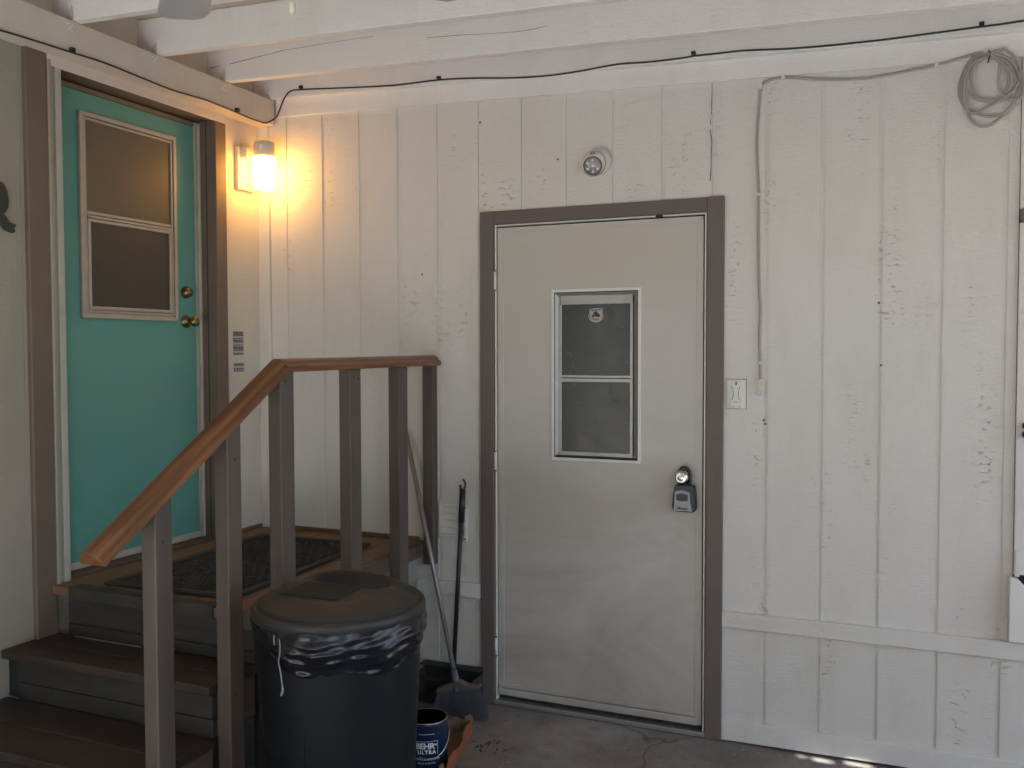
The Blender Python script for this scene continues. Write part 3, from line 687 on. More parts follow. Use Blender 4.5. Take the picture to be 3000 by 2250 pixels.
bc = thing('black_coax_cable', 'black coax cable clipped along the top of the wall and the left ledger', 'cable')
MB().tube(smooth_path(BLACK, 4), .0036, 8).build('cable', M_BCABLE, bc)
for i, p in enumerate(CL):
    q = MB()
    if i < 4: q.box(p[0]-.008, p[0]+.008, -.055, -.0405, p[2]-.003, p[2]+.009)
    else: q.box(-.4598, -.445, p[1]-.009, p[1]+.009, p[2]-.004, p[2]+.012)
    q.build('cable_clip', M_BCABLE, bc, .001)
CORD = [(x, -.007 if z < 2.5 else (-.012 if z < 2.56 else -.0185), z) for x, y, z in CORD]
COIL = [(x, y-.0125, z) for x, y, z in COIL]
gc = thing('grey_power_cord', 'grey power cord with its spare length coiled and plug hanging by the outlet cover', 'power cord')
MB().tube(smooth_path(CORD, 5), .0052, 10).build('cord', M_CORD, gc)
MB().tube(smooth_path(COIL, 4), .0050, 8).build('coil', M_CORD, gc)
MB().tube([(2.537, -.0185, 2.592), (2.556, -.019, 2.596), (2.574, -.0195, 2.595)], .0052, 10).build('cord', M_CORD, gc)
for i, p in enumerate(GCL):
    q = MB(); x, z = p[0], p[2]
    if i in (0, 1): q.box(x-.010, x+.008, -.016, -.0005, z-.0045, z+.0045)
    else: q.box(x-.006, x+.006, -.027, -.0105, z-.009, z+.008)
    q.build('cord_clip', M_WHITEPL, gc, .0012)
MB().tube(smooth_path([(2.585, -.034, 2.596), (2.590, -.040, 2.583), (2.586, -.036, 2.566), (2.584, -.016, 2.560)], 3), .0026, 6).build('cable_tie', M_BLACKPL, gc)
MB().prism([(1.809, 1.439), (1.814, 1.444), (1.826, 1.444), (1.833, 1.438), (1.833, 1.400), (1.809, 1.400)], 'Y', -.020, -.003).build('plug', M_CREAMPL, gc, .002, 2)
MB().box(1.809, 1.833, -.021, -.002, 1.396, 1.4005).build('plug_face', M_CREAMPL, gc, .001)
for x in (1.8125, 1.8265):
    MB().box(x, x+.0022, -.015, -.008, 1.379, 1.396).build('prong', M_STEEL, gc)

# ================================================================== wall lamp
lp = thing('wall_lamp', 'lit jelly-jar wall lamp glowing warm beside the teal door', 'wall lamp')
MB().box(XL, XL+.022, -.180, -.060, 2.317, 2.516).build('back_plate', M_CREAMPL, lp, .003, 2)
MB().box(XL+.022, XL+.060, -.165, -.082, 2.462, 2.514).build('arm', M_CREAMPL, lp, .004, 2)
MB().lathe([(.001, .072), (.030, .0715), (.046, .066), (.0485, .058), (.0495, .0), (.047, -.006), (.001, -.007)], (-.440, -.122, 2.466), 40).build('lamp_head', M_CREAMPL, lp)
MB().lathe([(.001, 0), (.0125, 0), (.0125, .002), (.010, .0035), (.001, .004)], (0, 0, 0), 20, 'Z').xform(Matrix.Translation((-.421, -.1685, 2.508)) @ Matrix.Rotation(math.radians(-22), 4, 'Z') @ Matrix.Rotation(math.radians(90), 4, 'X')).build('photo_sensor', M_WHITEPL, lp)
MB().lathe([(.050, -.002), (.0535, -.008), (.0545, -.03), (.053, -.06), (.0505, -.10), (.047, -.13), (.040, -.147), (.025, -.154), (.001, -.156)], (-.440, -.122, 2.466), 40).build('jar', M_JAR, lp)
MB().lathe([(.001, .0035), (.0035, .003), (.004, 0)], (XL+.0215, -.116, 2.428), 10, 'X').build('screw', M_BRASS, lp)

# ================================================================== motion light
ml = thing('motion_spotlight', 'small round white motion light with six lamps above the white door', 'spotlight')
MB().lathe([(.001, 0), (.050, 0), (.054, -.008), (.053, -.030), (.044, -.046), (.030, -.050), (.001, -.050)], (1.164, 0, 2.334), 40, 'Y').build('mount', M_WHITEPL, ml)
Cb = Vector((1.157, -.062, 2.317)); dirn = Vector((.27, -.94, -.17)).normalized()
e_up = (Vector((0, 0, 1))-dirn*dirn.z).normalized(); e_rt = dirn.cross(e_up)*-1
if e_rt.x < 0: e_rt = -e_rt
fdir = (e_up*-.009+e_rt*-.002+dirn*.033).normalized(); fe = (e_up-fdir*e_up.dot(fdir)).normalized(); fr_ = fe.cross(fdir)
Mb = Matrix.Translation(Cb) @ Matrix((fr_, fe, fdir)).transposed().to_4x4()
arc = [(max(.001, .0505*math.sin(math.radians(t_))), -.0505*math.cos(math.radians(t_))) for t_ in range(0, 136, 7)]
MB().lathe(arc+[(.0345, .0345)], (0, 0, 0), 40).xform(Mb).build('housing', M_WHITEPL, ml)
def onball(u, v, R=.0505):
    return Cb+e_rt*u+e_up*v+dirn*math.sqrt(max(0, R*R-u*u-v*v))
Mf = Matrix((e_rt, e_up, dirn)).transposed().to_4x4()
def face_at(u, v, lift): return Matrix.Translation(Cb+e_rt*u+e_up*v+dirn*lift) @ Mf
MB().lathe([(.0340, .0), (.0375, .001), (.0385, .006), (.0365, .009), (.0340, .007)], (0, 0, 0), 40).xform(Mb @ Matrix.Translation((0, 0, .0320))).build('bezel', M_GASKET, ml)
MB().lathe([(.001, .0005), (.012, .0), (.028, .0025), (.0350, .006)], (0, 0, 0), 40).xform(Mb @ Matrix.Translation((0, 0, .0335))).build('reflector', plain('mirror_reflector', (.80, .80, .82), .25, .35, var=.03, bs=.3, bscale=90), ml)
MB().lathe([(.049, -.004), (.0515, -.002), (.0515, .002), (.049, .004)], Cb, 40, 'Y').build('swivel_gap', M_GASKET, ml)
M_LED = plain('clear_led_dome', (.80, .80, .78), .12, 0, var=.05, bs=.05)
M_GREYC = plain('grey_led_collar', (.16, .16, .16), .4)
for k_ in range(7):
    if k_ == 1: continue
    u, v = (0, 0) if k_ == 6 else (.0235*math.cos(math.radians(-30+60*k_)), .0235*math.sin(math.radians(-30+60*k_)))
    MB().lathe([(.0062, 0), (.0088, .0004), (.0088, .0018), (.0062, .0016)], (0, 0, 0), 16).xform(Mb @ Matrix.Translation((u, v, .0350))).build('led_collar', M_GREYC, ml)
    MB().sphere((0, 0, 0), .0060, 14, 10).xform(Mb @ Matrix.Translation((u, v, .0390))).build('led_lamp', M_LED, ml)
MB().sphere((0, 0, 0), .0112, 18, 12, sz=.5).xform(face_at(-.003, .0365, .0335)).build('sensor_lens', plain('grey_sensor', (.26, .24, .23), .4), ml)

# ================================================================== landing and steps
dk = thing('wooden_steps', 'brown wooden landing with three steps below the teal door', 'steps')
ZD = .695; YD = -1.235; XR = .357
nb = 7; wdt = (XR-.034-XL-.002)/nb
for i in range(nb):
    a = XL+.002+i*wdt
    MB().box(a+.002, a+wdt-.002, YD, -.003, ZD-.032, ZD+random.uniform(-.0008, .0008)).build('deck_board', M_DECK, dk, .003, 2)
MB().box(XR-.034, XR, YD, -.003, ZD-.060, ZD).build('fascia', M_FASCIA, dk, .003, 2)
MB().box(-.50, XR-.04, -.022, -.0145, ZD, ZD+.020).build('base_trim', M_DECK, dk, .003)
MB().box(XL+.001, XL+.014, -.26, -.022, ZD, ZD+.018).build('base_trim', M_DECK, dk, .003)
MB().box(-.50, XR-.001, YD+.026, YD+.05, .480, ZD-.061).build('riser', M_RISER, dk, .002)
MB().box(XR-.024, XR-.002, -1.2, -.70, .05, ZD-.061).build('side_skirt', M_RISER, dk, .002)
MB().box(-.49, XR-.003, YD+.020, YD+.0255, .560, ZD-.034).build('riser_board', M_RISER, dk, .002)
MB().box(-.49, XR-.003, YD+.018, YD+.0255, .518, .556).build('riser_board', M_RISER, dk, .002)
# treads of two planks each, risers of two boards
for zt_, yf, yb_, two in ((.515, -1.440, YD+.026, .345), (.345, -1.740, -1.415, .170), (.170, -2.04, -1.715, 0)):
    w3 = (yb_-yf)/2
    for j in range(2):
        MB().box(XL+.002, XR, yf+j*w3+.0015, yf+(j+1)*w3-.0015, zt_-.030, zt_+random.uniform(-.001, .001)).build('tread', M_TREAD, dk, .004, 2)
    lo = max(0, two)
    h_ = zt_-.031-lo
    MB().box(-.500, XR-.006, yf+.022, yf+.045, lo+.001, lo+h_*.42).build('riser_board', M_RISER, dk, .002)
    MB().box(-.500, XR-.006, yf+.020, yf+.045, lo+h_*.42+.004, zt_-.031).build('riser_board', M_RISER, dk, .002)
    MB().box(-.560, -.503, yf+.03, yf+.06, lo+.001, zt_-.031).build('stringer_and_gap_shade', M_BLACKPL, dk)  # black block painted in for the dark open gap beside the risers
    MB().box(XR-.03, XR-.007, yf+.046, yb_-.002, lo+.001, zt_-.032).build('stringer_and_gap_shade', M_FASCIA, dk, .002)
# black nosing strip on the landing edge
ns = thing('nosing_strip', 'black perforated rubber nosing strip on the front edge of the landing', 'stair nosing')
MB().prism([(YD-.006, ZD-.038), (YD-.001, ZD-.038), (YD-.001, ZD+.001), (YD+.050, ZD+.001), (YD+.050, ZD+.004), (YD-.002, ZD+.006), (YD-.006, ZD+.003)], 'X', -.462, .200).build('strip', M_RUBBER, ns, .001)
dt = MB()
for i in range(34): dt.box(-.450+i*.019, -.446+i*.019, YD-.0068, YD-.0055, ZD-.024, ZD-.020)
dt.build('perforation', M_RUBBER, ns)
MB().tube([(-.40, YD-.004, ZD+.0052), (.198, YD-.004, ZD+.0052)], .0022, 6).build('metal_edge', M_RUBBER, ns)
ns2 = thing('tread_gleam', 'thin bright strip standing in for light gleaming behind the upper tread', 'light gleam')
MB().box(-.45, -.13, YD+.004, YD+.010, .5165, .5195).build('strip', M_ALU, ns2)  # bright sliver painted in for light gleaming between riser and tread

# honeycomb door mat
dm = thing('door_mat', 'black rubber honeycomb door mat on the landing before the teal door', 'door mat')
Mm = Matrix.Translation((-.105, -.672, ZD+.002)) @ Matrix.Rotation(math.radians(2.2), 4, 'Z')
hm = MB(); pit = .047; Wm, Hm = .255, .440; ro, ri = pit/math.sqrt(3), .0190
row = 0; y = -Hm
while y <= Hm:
    x = -Wm+(pit/2 if row % 2 else 0)
    while x <= Wm:
        vs = []
        for R_, z in ((ro, .004), (ro*.82, .0095), (ri, .0095), (ri*.9, .001)):
            for k_ in range(6):
                a_ = math.radians(30+60*k_); vs.append((x+R_*math.cos(a_), y+R_*math.sin(a_), z))
        fs = []
        for L_ in range(3):
            for k_ in range(6): fs.append((L_*6+k_, L_*6+(k_+1) % 6, (L_+1)*6+(k_+1) % 6, (L_+1)*6+k_))
        hm.add(vs, fs)
        x += pit
    y += pit*math.sqrt(3)/2; row += 1
hm.xform(Mm); o = hm.build('honeycomb', M_MAT, dm)
o['kind'] = 'stuff'
for a, b, c, d in ((-.292, -.262, -.476, .476), (.262, .292, -.476, .476), (-.262, .262, -.476, -.446), (-.262, .262, .446, .476)):
    MB().box(a, b, c, d, 0, .012).xform(Mm).build('border', M_RUBBER, dm, .003)
MB().box(-.26, .26, -.445, .445, 0, .0012).xform(Mm).build('backing_sheet', M_GASKET, dm)

# ================================================================== railing
rl = thing('stair_railing', 'taupe posts under a varnished orange redwood handrail beside the steps', 'railing')
for y0_, y1_, zl, ztp in ((-1.703, -1.637, 0, 1.12), (-1.403, -1.338, 0, 1.31), (-1.137, -1.062, .0, 1.488), (-.715, -.641, .28, 1.489), (-.352, -.279, .30, 1.489), (-.058, -.0135, .60, 1.489)):
    px = XR+.001
    if ztp < 1.48:
        s_ = .624; zf = 1.482+(y0_+1.115)*s_; zb_ = 1.482+(y1_+1.115)*s_
        MB().hexa([(px, y0_, zl), (.4095, y0_, zl), (.4095, y1_, zl), (px, y1_, zl), (px, y0_, zf), (.4095, y0_, zf), (.4095, y1_, zb_), (px, y1_, zb_)]).build('post', M_POST, rl, .0035, 2)
    else: MB().box(px, .4095, y0_, y1_, zl, ztp).build('post', M_POST, rl, .0035, 2)
for y_, z_ in ((-1.674, 1.02), (-1.366, 1.22), (-1.11, 1.455), (-.690, 1.458), (-.665, 1.452), (-.325, 1.455), (-.040, 1.455), (-.70, .66), (-.33, .67), (-1.38, .48)):
    MB().sphere((.4098, y_, z_), .0042, 10, 6, sx=.35).build('screw_head', M_GASKET, rl)
prof = [(-.043, 0), (-.043, .016), (-.037, .022), (-.030, .026), (-.024, .038), (-.012, .045), (.012, .045), (.024, .038), (.030, .026), (.037, .022), (.043, .016), (.043, 0)]
A_, B_, C_ = Vector((.382, -.002, 1.492)), Vector((.382, -1.108, 1.486)), Vector((.382, -1.890, .998))
def railseg(p, q, np_, nq, name, mat):
    """profile swept p->q, end cuts by planes with normals np_, nq"""
    d = (q-p).normalized(); upv = Vector((1, 0, 0)).cross(d)
    if upv.z < 0: upv = -upv
    vs = []
    for base, n in ((p, np_), (q, nq)):
        for u, v in prof:
            w_ = base+Vector((u, 0, 0))+upv*v
            vs.append(w_-d*((w_-base).dot(n)/d.dot(n)))
    n = len(prof)
    MB().add(vs, [tuple(range(n)), tuple(reversed(range(n, 2*n)))]+[(i, (i+1) % n, n+(i+1) % n, n+i) for i in range(n)]).build(name, mat, rl, .0015)
d1 = (B_-A_).normalized(); d2 = (C_-B_).normalized(); mit = (d1+d2).normalized()
railseg(A_, B_+Vector((0, .0004, 0)), d1, mit, 'handrail', M_RAIL_H)
railseg(B_-Vector((0, .0004, 0)), C_, mit, d2, 'handrail', M_RAIL_S)

# ================================================================== trash can
tc = thing('trash_can', 'large dark grey round trash can with dusty ribbed lid beside the steps', 'trash can')
CX, CY = .758, -1.318
MB().lathe([(.001, .002), (.200, .002), (.207, .010), (.217, .10), (.234, .45), (.243, .66), (.245, .70), (.254, .705), (.255, .760)], (CX, CY, 0), 72).build('body', M_CAN, tc)
# embossed badge frame on the body
eb = MB()
def cyl(u, z, R): a_ = -1.86+u/R; return (CX+R*math.cos(a_), CY+R*math.sin(a_), z)
def cylpath(pts, r): return [cyl(u, z, .217+(z-.1)*.0486+r) for u, z in pts]
eb.tube(cylpath([(-.10, .53), (-.05, .53), (0, .53), (.05, .53), (.10, .53), (.10, .45), (.10, .39), (.05, .39), (0, .39), (-.05, .39), (-.10, .39), (-.10, .46), (-.10, .53)], .0005), .0022, 6)
eb.build('embossed_frame', M_CAN, tc)
ld = MB().lathe([(.257, -.030), (.260, -.028), (.260, -.006), (.255, .002), (.249, .003), (.244, -.003), (.239, .001), (.236, .011), (.230, .016), (.226, .016)], (CX, CY, .800), 72)
lid = ld.build('lid', M_LID, tc)
# domed lid top as a height field with the recessed grip
def dome(x, y):
    r = math.hypot(x, y); h = .016+.046*(1-(r/.228)**2.2)
    # recess in front of the grip bar
    fx = 1/(1+math.exp(-(x+.150)/.006))*1/(1+math.exp((x-.125)/.006))
    fy = 1/(1+math.exp((y-.085)/.005))*1/(1+math.exp(-(y+.155)/.010))
    plane = .036-.022/(1+math.exp(-(y-.050)/.006))
    dep = max(0, h-plane)
    h -= dep*fx*fy*.92
    # raised bar behind the recess
    h += .016*math.exp(-((y-.108-.25*x*x)/.018)**2)*(1 if abs(x) < .2 else max(0, 1-(abs(x)-.2)/.03))
    return h
hv = []; hf = []; NR, NA = 60, 96
for i in range(NR+1):
    r = .2285*i/NR
    for k_ in range(NA):
        a_ = 2*math.pi*k_/NA; x, y = r*math.cos(a_), r*math.sin(a_)
        hv.append((CX+x, CY+y, .800+dome(x, y)))
for i in range(NR):
    for k_ in range(NA): hf.append((i*NA+k_, i*NA+(k_+1) % NA, (i+1)*NA+(k_+1) % NA, (i+1)*NA+k_))
MB().add(hv, hf, True).build('lid_dome', M_LID, lid)
rb = MB()
for i in range(17):
    x = -.108+i*.0120
    pts = [(x-.012+ (y+.13)*-.08, y, .800+dome(x, y)+.0008) for y in [-.130+.17*j/12 for j in range(13)]]
    rb.tube([(CX+p[0], CY+p[1], p[2]) for p in pts], .0042, 6)
rb.build('lid_ribs', M_LID, lid)

# trash bag folded over the rim
tb = thing('trash_bag', 'shiny black bin liner folded over the rim of the trash can', 'trash bag')
random.seed(3)
ph = [random.uniform(0, 6.28) for _ in range(12)]
def bagr(a, t):     # t 0 top .. 1 hem
    bulge = math.sin(min(1, t*1.15)*math.pi)*.016
    right = max(0, math.cos(a-.0-(-.6)))           # fuller on the camera's right
    f = .0045*math.sin(5*a+ph[0]+2*t)+.0035*math.sin(11*a+ph[1]-4*t)+.0018*math.sin(23*a+ph[2]+6*t)
    w1 = 11*t+3*math.sin(a*2+ph[4])+6*a
    cr_ = .0035*abs(math.sin(w1))*right+.0015*math.sin(30*t+7*math.sin(2.1*a+ph[5]))
    return .2560+bulge*(.3+.8*right)+(f+cr_)*(.35+.65*min(1, t*3))-.010*t
def hem(a):
    right = max(0, math.cos(a+.55)); return .070+.075*right+.012*math.sin(3*a+ph[6])+.008*math.sin(7*a+ph[7])
bv = []; bf = []; NT, NA = 34, 260
for i in range(NT+1):
    t = i/NT
    for k_ in range(NA):
        a_ = 2*math.pi*k_/NA; r = bagr(a_, t); 
        if i == NT: r -= .008
        bv.append((CX+r*math.cos(a_), CY+r*math.sin(a_), .782-t*hem(a_)))
for i in range(NT):
    for k_ in range(NA): bf.append((i*NA+k_, i*NA+(k_+1) % NA, (i+1)*NA+(k_+1) % NA, (i+1)*NA+k_))
MB().add(bv, bf, True).build('liner', M_BAG, tb)
def onbag(px_a, z, o=.004):
    R = .268; return (CX+R*math.cos(px_a)+o*math.cos(px_a), CY+R*math.sin(px_a), z)
MB().tube(smooth_path([onbag(-1.72, .765), onbag(-1.72, .750), onbag(-1.715, .738)], 4), .0022, 6).tube(smooth_path([onbag(-1.66, .757), onbag(-1.64, .75), onbag(-1.64, .72), onbag(-1.66, .695), onbag(-1.64, .67), onbag(-1.62, .64), onbag(-1.61, .615), onbag(-1.63, .60)], 4), [.0016]*6+[.0022]*17+[.0038]*6, 6).build('drawstring', plain('grey_drawstring', (.20, .20, .19), .45), tb)

# ================================================================== broom
br = thing('angle_broom', 'angle broom with silver handle and grey bristles leaning at the landing corner', 'broom')
hb = Vector((.588, -.195, .150)); htop = Vector((.255, -.030, 1.20))
MB().tube([hb, hb.lerp(htop, .5), htop], .0105, 12).build('handle', plain('grey_painted_handle', (.24, .215, .20), .35, .4, dirt=.3), br)
MB().tube([hb+Vector((.012, -.006, -.042)), hb, hb+Vector((-.014, .007, .046))], [.022, .0155, .0125], 12).build('socket', M_BRISTLE, br)
hd = MB().prism([(.500, .098), (.515, .094), (.690, .132), (.702, .140), (.700, .147), (.640, .142), (.605, .155), (.575, .142), (.505, .110)], 'Y', -.215, -.175).build('head', plain('mauve_broom_head', (.13, .10, .095), .5), br, .003)
bs_ = MB(); random.seed(5)
for row in range(3):
    for i in range(20):
        u = (i+.5*(row % 2)+.2)/20; y = -.212+row*.016
        x0_ = .506+u*.190; z0_ = .098+u*.040
        x1_ = .494+u*.252+random.uniform(-.004, .004)
        for k_ in range(9):
            ox = random.uniform(-.0022, .0022); sx_ = random.uniform(-.0055, .0055); y1_ = y+random.uniform(-.022, .008); z1_ = .003+abs(random.gauss(0, .006))
            d_ = .0011; mx_, my_, mz_ = (x0_+x1_)/2+ox+sx_*.2, (y+y1_)/2, (z0_+z1_)/2
            P0 = [(x0_+ox-d_, y, z0_), (x0_+ox+d_, y, z0_), (x0_+ox, y+d_*1.5, z0_)]
            P1 = [(mx_-d_, my_, mz_), (mx_+d_, my_, mz_), (mx_, my_+d_*1.5, mz_)]
            P2 = [(x1_+sx_-d_*.5, y1_, z1_), (x1_+sx_+d_*.5, y1_, z1_), (x1_+sx_, y1_+d_, z1_)]
            bs_.add(P0+P1+P2, [(0, 1, 4, 3), (1, 2, 5, 4), (2, 0, 3, 5), (3, 4, 7, 6), (4, 5, 8, 7), (5, 3, 6, 8)])
o = bs_.build('bristles', M_BRISTLE, br); o['kind'] = 'stuff'

# ================================================================== long-handled dustpan
dp = thing('lobby_dustpan', 'black long-handled dustpan standing against the wall behind the broom', 'dustpan')
MB().tube([(.506, -.055, .13), (.542, -.030, .945)], .0100, 12).build('handle', M_BLACKPL, dp)
MB().tube([(.5365, -.032, .80), (.5425, -.030, .945)], .0135, 12).build('grip', M_BLACKPL, dp)
loop = [(.5425+.0125*math.sin(2*math.pi*k_/16), -.030, .964+.024*math.cos(2*math.pi*k_/16)) for k_ in range(13)]
MB().tube(loop, .0045, 8).build('hanging_loop', M_BLACKPL, dp)
pn = MB()
pn.box(.345, .635, -.130, -.020, .010, .016); pn.box(.345, .635, -.026, -.020, .016, .150)
pn.box(.345, .351, -.130, -.026, .016, .13); pn.box(.629, .635, -.130, -.026, .016, .13)
pn.box(.345, .635, -.075, -.020, .150, .156)
pn.build('pan', M_RUBBER, dp, .002)
MB().box(.352, .628, -.085, -.077, .088, .106).build('pan_rib', M_RISER, dp, .002)

# ================================================================== paint can in a torn carton
pc = thing('paint_can', 'navy gallon paint can with wire bail standing beside the trash can', 'paint can')
PX, PY = .700, -.665; RP = .078
MB().lathe([(.001, .002), (RP-.002, .002), (RP, .004), (RP, .178), (RP+.002, .180), (RP+.002, .187), (RP-.003, .190), (RP-.006, .184), (RP-.013, .184), (RP-.013, .187), (.001, .187)], (PX, PY, 0), 56).build('can_body', M_BLUE, pc)
MB().lathe([(RP-.004, .1895), (RP-.001, .1915), (RP+.0025, .1895)], (PX, PY, 0), 56).build('can_rim', M_STEEL, pc)
MB().lathe([(.001, .1875), (RP-.012, .1875)], (PX, PY, 0), 40).build('can_lid', plain('stained_can_lid', (.06, .05, .04), .5, .4, dirt=.4), pc)
ah = math.radians(-62)
bl = []
for k_ in range(13):
    t = math.pi*k_/16
    u = (RP+.006)*math.cos(t); s2 = math.sin(t)
    # bail swung down on the camera side
    bl.append((PX+u*math.cos(math.radians(28))+.030*s2*math.sin(math.radians(28))*1+(RP*.95)*s2*math.cos(ah), PY+u*math.sin(math.radians(28))+(RP*.95+.01)*s2*math.sin(ah), .150-.085*s2))
MB().tube(bl, .0018, 6).build('bail', M_STEEL, pc)
def wrap(zc, du=0, lift=.0006):
    def f(x, y, z):
        a_ = ah+(x+du)/RP; R = RP+lift+z*.5
        return Vector((PX+R*math.cos(a_), PY+R*math.sin(a_), zc+y))
    return f
place_text(text_mesh('BEHR', .030, .0003, spacing=.95, bold=.0010), 'lettering', M_WHITEINK, pc, wrap(.108, -.006))
place_text(text_mesh('TM', .010, .0003, bold=.0004), 'lettering', M_WHITEINK, pc, wrap(.112, .031))
place_text(text_mesh('ULTRA', .019, .0003, spacing=1.25, bold=.0008), 'lettering', M_WHITEINK, pc, wrap(.086, 0))
place_text(text_mesh('STAIN-BLOCKING', .0115, .0003, spacing=1.1), 'lettering', M_WHITEINK, pc, wrap(.060, 0))
place_text(text_mesh('PAINT & PRIMER', .0085, .0003, spacing=1.1), 'lettering', M_WHITEINK, pc, wrap(.045, 0))
fm = MB()
for u0_, u1_, za, zb in ((-.040, .042, .1255, .1268), (.0408, .042, .076, .1268), (-.030, .03, .152, .1535)):
    n = 10; vs = []
    for i in range(n+1):
        a_ = ah+(u0_+(u1_-u0_)*i/n)/RP; R = RP+.0008
        vs += [(PX+R*math.cos(a_), PY+R*math.sin(a_), za), (PX+R*math.cos(a_), PY+R*math.sin(a_), zb)]
    fm.add(vs, [(2*i, 2*i+2, 2*i+3, 2*i+1) for i in range(n)])
fm.build('label_lines', M_WHITEINK, pc)

cb = thing('torn_carton', 'torn orange printed carton tray on the floor around the paint can', 'carton')
random.seed(11)
def tornwall(p, q, h, th, name, mats, ins=0):
    p = Vector(p); q = Vector(q); d = (q-p); n = Vector((-d.y, d.x, 0)).normalized()*th
    N = 22; out = MB(); vs = []
    for i in range(N+1):
        t = i/N; hh = h*(1+.22*math.sin(5.3*t+1)+.12*math.sin(17*t)+random.uniform(-.10, .10))
        if .22 < t < .30: hh *= .55
        b_ = p.lerp(q, t); lean = n*1.8*math.sin(9*t)
        vs += [b_, b_+Vector((0, 0, hh))+lean, b_+n, b_+n+Vector((0, 0, hh))+lean]
    fs = []
    for i in range(N):
        a_ = 4*i; b_ = a_+4
        fs += [(a_, b_, b_+1, a_+1), (a_+2, a_+3, b_+3, b_+2), (a_+1, b_+1, b_+3, a_+3)]
    fs += [(0, 1, 3, 2), (4*N, 4*N+2, 4*N+3, 4*N+1)]
    out.add(vs, fs); return out.build(name, mats, cb)
tornwall((.850, -.86, 0), (.728, -.330, 0), .062, .004, 'side_wall', M_ORANGE)
tornwall((.728, -.325, 0), (.580, -.385, 0), .060, .003, 'end_wall', M_CARD)
MB().prism([(.848, -.855), (.726, -.332), (.582, -.390), (.615, -.86)], 'Z', .002, .005).build('tray_floor', M_CARD, cb)
p = Vector((.850, -.86, 0)); q = Vector((.728, -.330, 0)); dd = (q-p); n_ = Vector((dd.y, -dd.x, 0)).normalized()*.0012
for t0, sc in ((.30, 1.0), (.45, .8), (.62, .9)):
    for k_ in range(4):
        lf = MB()
        a0 = math.radians(30+k_*38); L_ = .030*sc
        c0 = p.lerp(q, t0)+n_+Vector((0, 0, .010)); dh = dd.normalized()
        tip = c0+dh*L_*math.cos(a0)*1.2+Vector((0, 0, L_*math.sin(a0)))
        s1 = c0+dh*L_*.45*math.cos(a0+.35)+Vector((0, 0, L_*.45*math.sin(a0+.35))); s2 = c0+dh*L_*.45*math.cos(a0-.35)+Vector((0, 0, L_*.45*math.sin(a0-.35)))
        lf.add([c0, s1, tip, s2, c0+n_*.3, s1+n_*.3, tip+n_*.3, s2+n_*.3], [(0, 1, 2, 3), (7, 6, 5, 4), (0, 4, 5, 1), (1, 5, 6, 2), (2, 6, 7, 3), (3, 7, 4, 0)])
        lf.build('leaf_print', M_RED, cb)
# dry leaves and crumbs on the floor
lv = MB(); random.seed(2)
for i in range(240):
    if i < 34: x, y = random.gauss(.835, .035), random.gauss(-.43, .03)
    else: x, y = random.uniform(.55, 2.6), -.03-abs(random.gauss(0, .35))
    s_ = random.uniform(.003, .010) if i < 34 else random.uniform(.0015, .0035); a_ = random.uniform(0, 6.28)
    h_ = random.uniform(.002, .012) if i < 34 else .002
    c_, sn = math.cos(a_)*s_, math.sin(a_)*s_
    lv.add([(x-c_, y-sn, .001), (x+sn*.5, y-c_*.5, h_), (x+c_, y+sn, h_*.6+.001), (x-sn*.5, y+c_*.5, .0015)], [(0, 1, 2), (0, 2, 3)])
o = lv.build('dry_leaf_litter', M_DEBRIS); tag(o, 'dry leaf crumbs and grit scattered on the floor by the carton', 'litter'); o['kind'] = 'stuff'

# ================================================================== tape pieces on the wall
def tape(name, label, y0_, y1_, z0_, z1_, bands, txt):
    t_ = thing(name, label, 'tape label', 'tape labels by the teal door')
    MB().box(XL+.0004, XL+.0014, y0_, y1_, z0_, z1_).build('tape', M_TAPE, t_)
    for a, b in bands: MB().box(XL+.0013, XL+.0018, y0_, y1_, z0_+(z1_-z0_)*a, z0_+(z1_-z0_)*b).build('stripe', M_TAPEL, t_)
    for a in txt:
        for i in range(4):
            y = y0_+.012+i*.017; z = z0_+(z1_-z0_)*a
            MB().box(XL+.0014, XL+.0020, y, y+.007, z-.002, z+.0025).build('printed_mark', M_WHITEINK, t_)
tape('tape_label', 'upper pair of lilac grey striped tape labels right of the teal door', -.206, -.134, 1.540, 1.650, ((.84-.12, .80), (.44, .52), (.08, .16), (.20, .22)), (.66, .38))
tape('tape_label', 'small lower lilac grey striped tape label just above the handrail', -.204, -.132, 1.460, 1.500, ((.42, .70),), (.2,))

# ================================================================== iron wall ornament at the left edge
io = thing('iron_wall_ornament', 'dark iron lizard-like wall ornament at the left edge beside the teal door', 'wall ornament')
po = [(-1.405, 2.146), (-1.392, 2.140), (-1.380, 2.118), (-1.3745, 2.090), (-1.376, 2.060), (-1.386, 2.044), (-1.397, 2.034), (-1.386, 2.029), (-1.372, 2.010), (-1.345, 2.003), (-1.356, 1.990), (-1.350, 1.978), (-1.362, 1.972), (-1.388, 1.980), (-1.402, 1.993), (-1.46, 2.00), (-1.55, 1.985), (-1.62, 2.03), (-1.60, 2.10), (-1.55, 2.14), (-1.48, 2.155)]
MB().prism(po, 'X', XL+.004, XL+.014).build('ornament', M_IRON, io, .003, 2)

# ================================================================== blue knobs at the right edge
bk = thing('wall_hook', 'two small dark blue knobs on the pale panel at the right edge', 'wall hook')
for z in (1.262, 1.292):
    MB().sphere((2.722, -.030, z), .014, 14, 10).tube([(2.722, -.016, z), (2.722, -.028, z)], .006, 8).build('knob', plain('navy_knob', (.012, .03, .09), .4), bk)

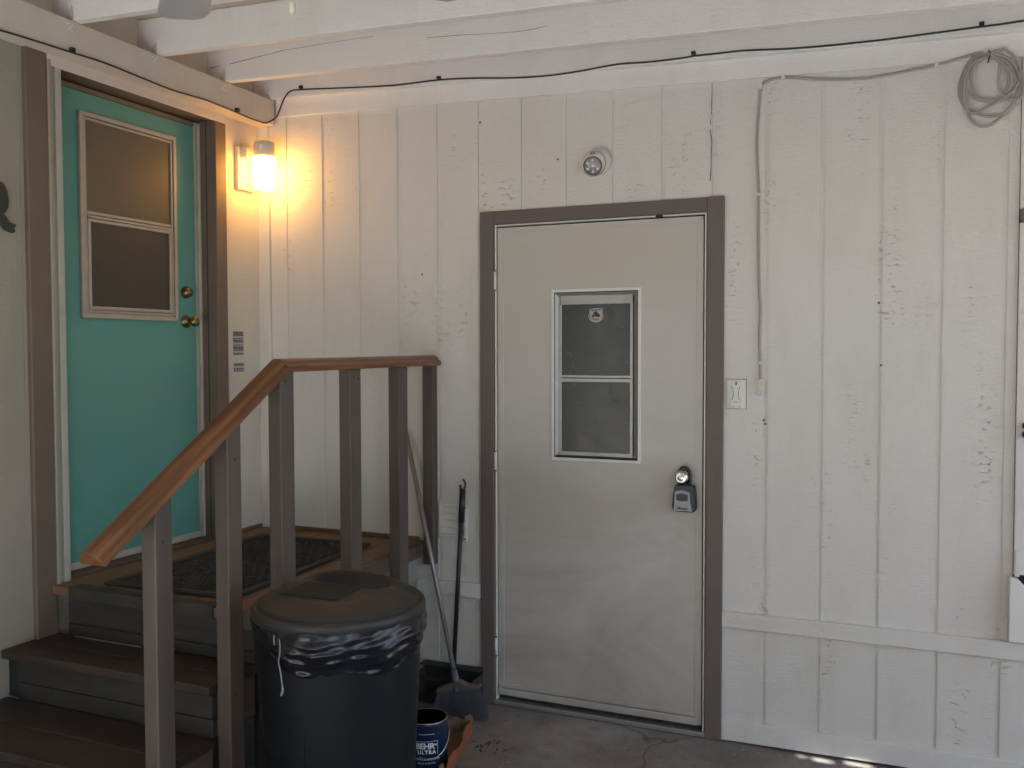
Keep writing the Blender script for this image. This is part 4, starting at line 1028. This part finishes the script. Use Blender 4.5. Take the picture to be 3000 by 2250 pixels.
# ================================================================== ceiling fan
fn = thing('ceiling_fan', 'grey bladed ceiling fan hanging at the top edge with a pull chain', 'ceiling fan')
FX, FY, FZ = 1.062, -2.205, 2.42
MB().lathe([(.001, .30), (.045, .30), (.060, .27), (.020, .24), (.016, .12), (.09, .10), (.125, .06), (.130, .01), (.11, -.03), (.06, -.05), (.001, -.055)], (FX, FY, FZ), 40).build('motor', M_FANBL, fn)
for k_ in range(5):
    a_ = math.radians(137+72*k_); mb = MB()
    pl = [(.14, -.045), (.30, -.056), (.600, -.062), (.632, -.052), (.647, -.030), (.647, .030), (.632, .052), (.600, .062), (.30, .056), (.14, .045)]
    mb.prism(pl, 'Z', -.003, .003)
    mb.xform(Matrix.Translation((FX, FY, FZ)) @ Matrix.Rotation(a_, 4, 'Z') @ Matrix.Rotation(math.radians(-6), 4, 'X'))
    mb.build('blade', M_FANBL, fn, .001)
    MB().box(.10, .17, -.02, .02, .003, .012).xform(Matrix.Translation((FX, FY, FZ)) @ Matrix.Rotation(a_, 4, 'Z')).build('blade_bracket', M_FANBL, fn, .001)
KP = Vector((1.168, -2.08, 2.258))
MB().tube([KP+Vector((0, 0, .01)), Vector((1.155, -2.10, 2.375))], .0012, 5).build('pull_chain', M_STEEL, fn)
MB().lathe([(.001, -.016), (.005, -.014), (.0075, -.006), (.0065, .004), (.0035, .012), (.001, .014)], KP, 16).build('pull_knob', M_CREAMPL, fn)

# ================================================================== blocks added out of frame to shape the light
fw = thing('light_blocker', 'unseen dark slab added to block light on the right side of the carport', 'light blocker')
M_BLOCKER = plain('dark_blocker', (.10, .085, .07), .9, var=.1)
MB().box(5.6, 5.8, -5.79, -2.4, -.1, 1.9).build('blocker_slab', M_BLOCKER, fw)  # unseen slab added to hold back light from the right
nh = thing('sky_blocker', 'unseen tan block added across the driveway to hide low sky', 'house')
MB().box(-12, 9, -20, -13, -.1, 5.5).build('wall', plain('tan_blocker', (.30, .25, .19), .9, var=.1), nh)  # tall unseen block added to cut off low sky in front
print('verts', sum(len(o.data.vertices) for o in bpy.data.objects if o.type == 'MESH'))
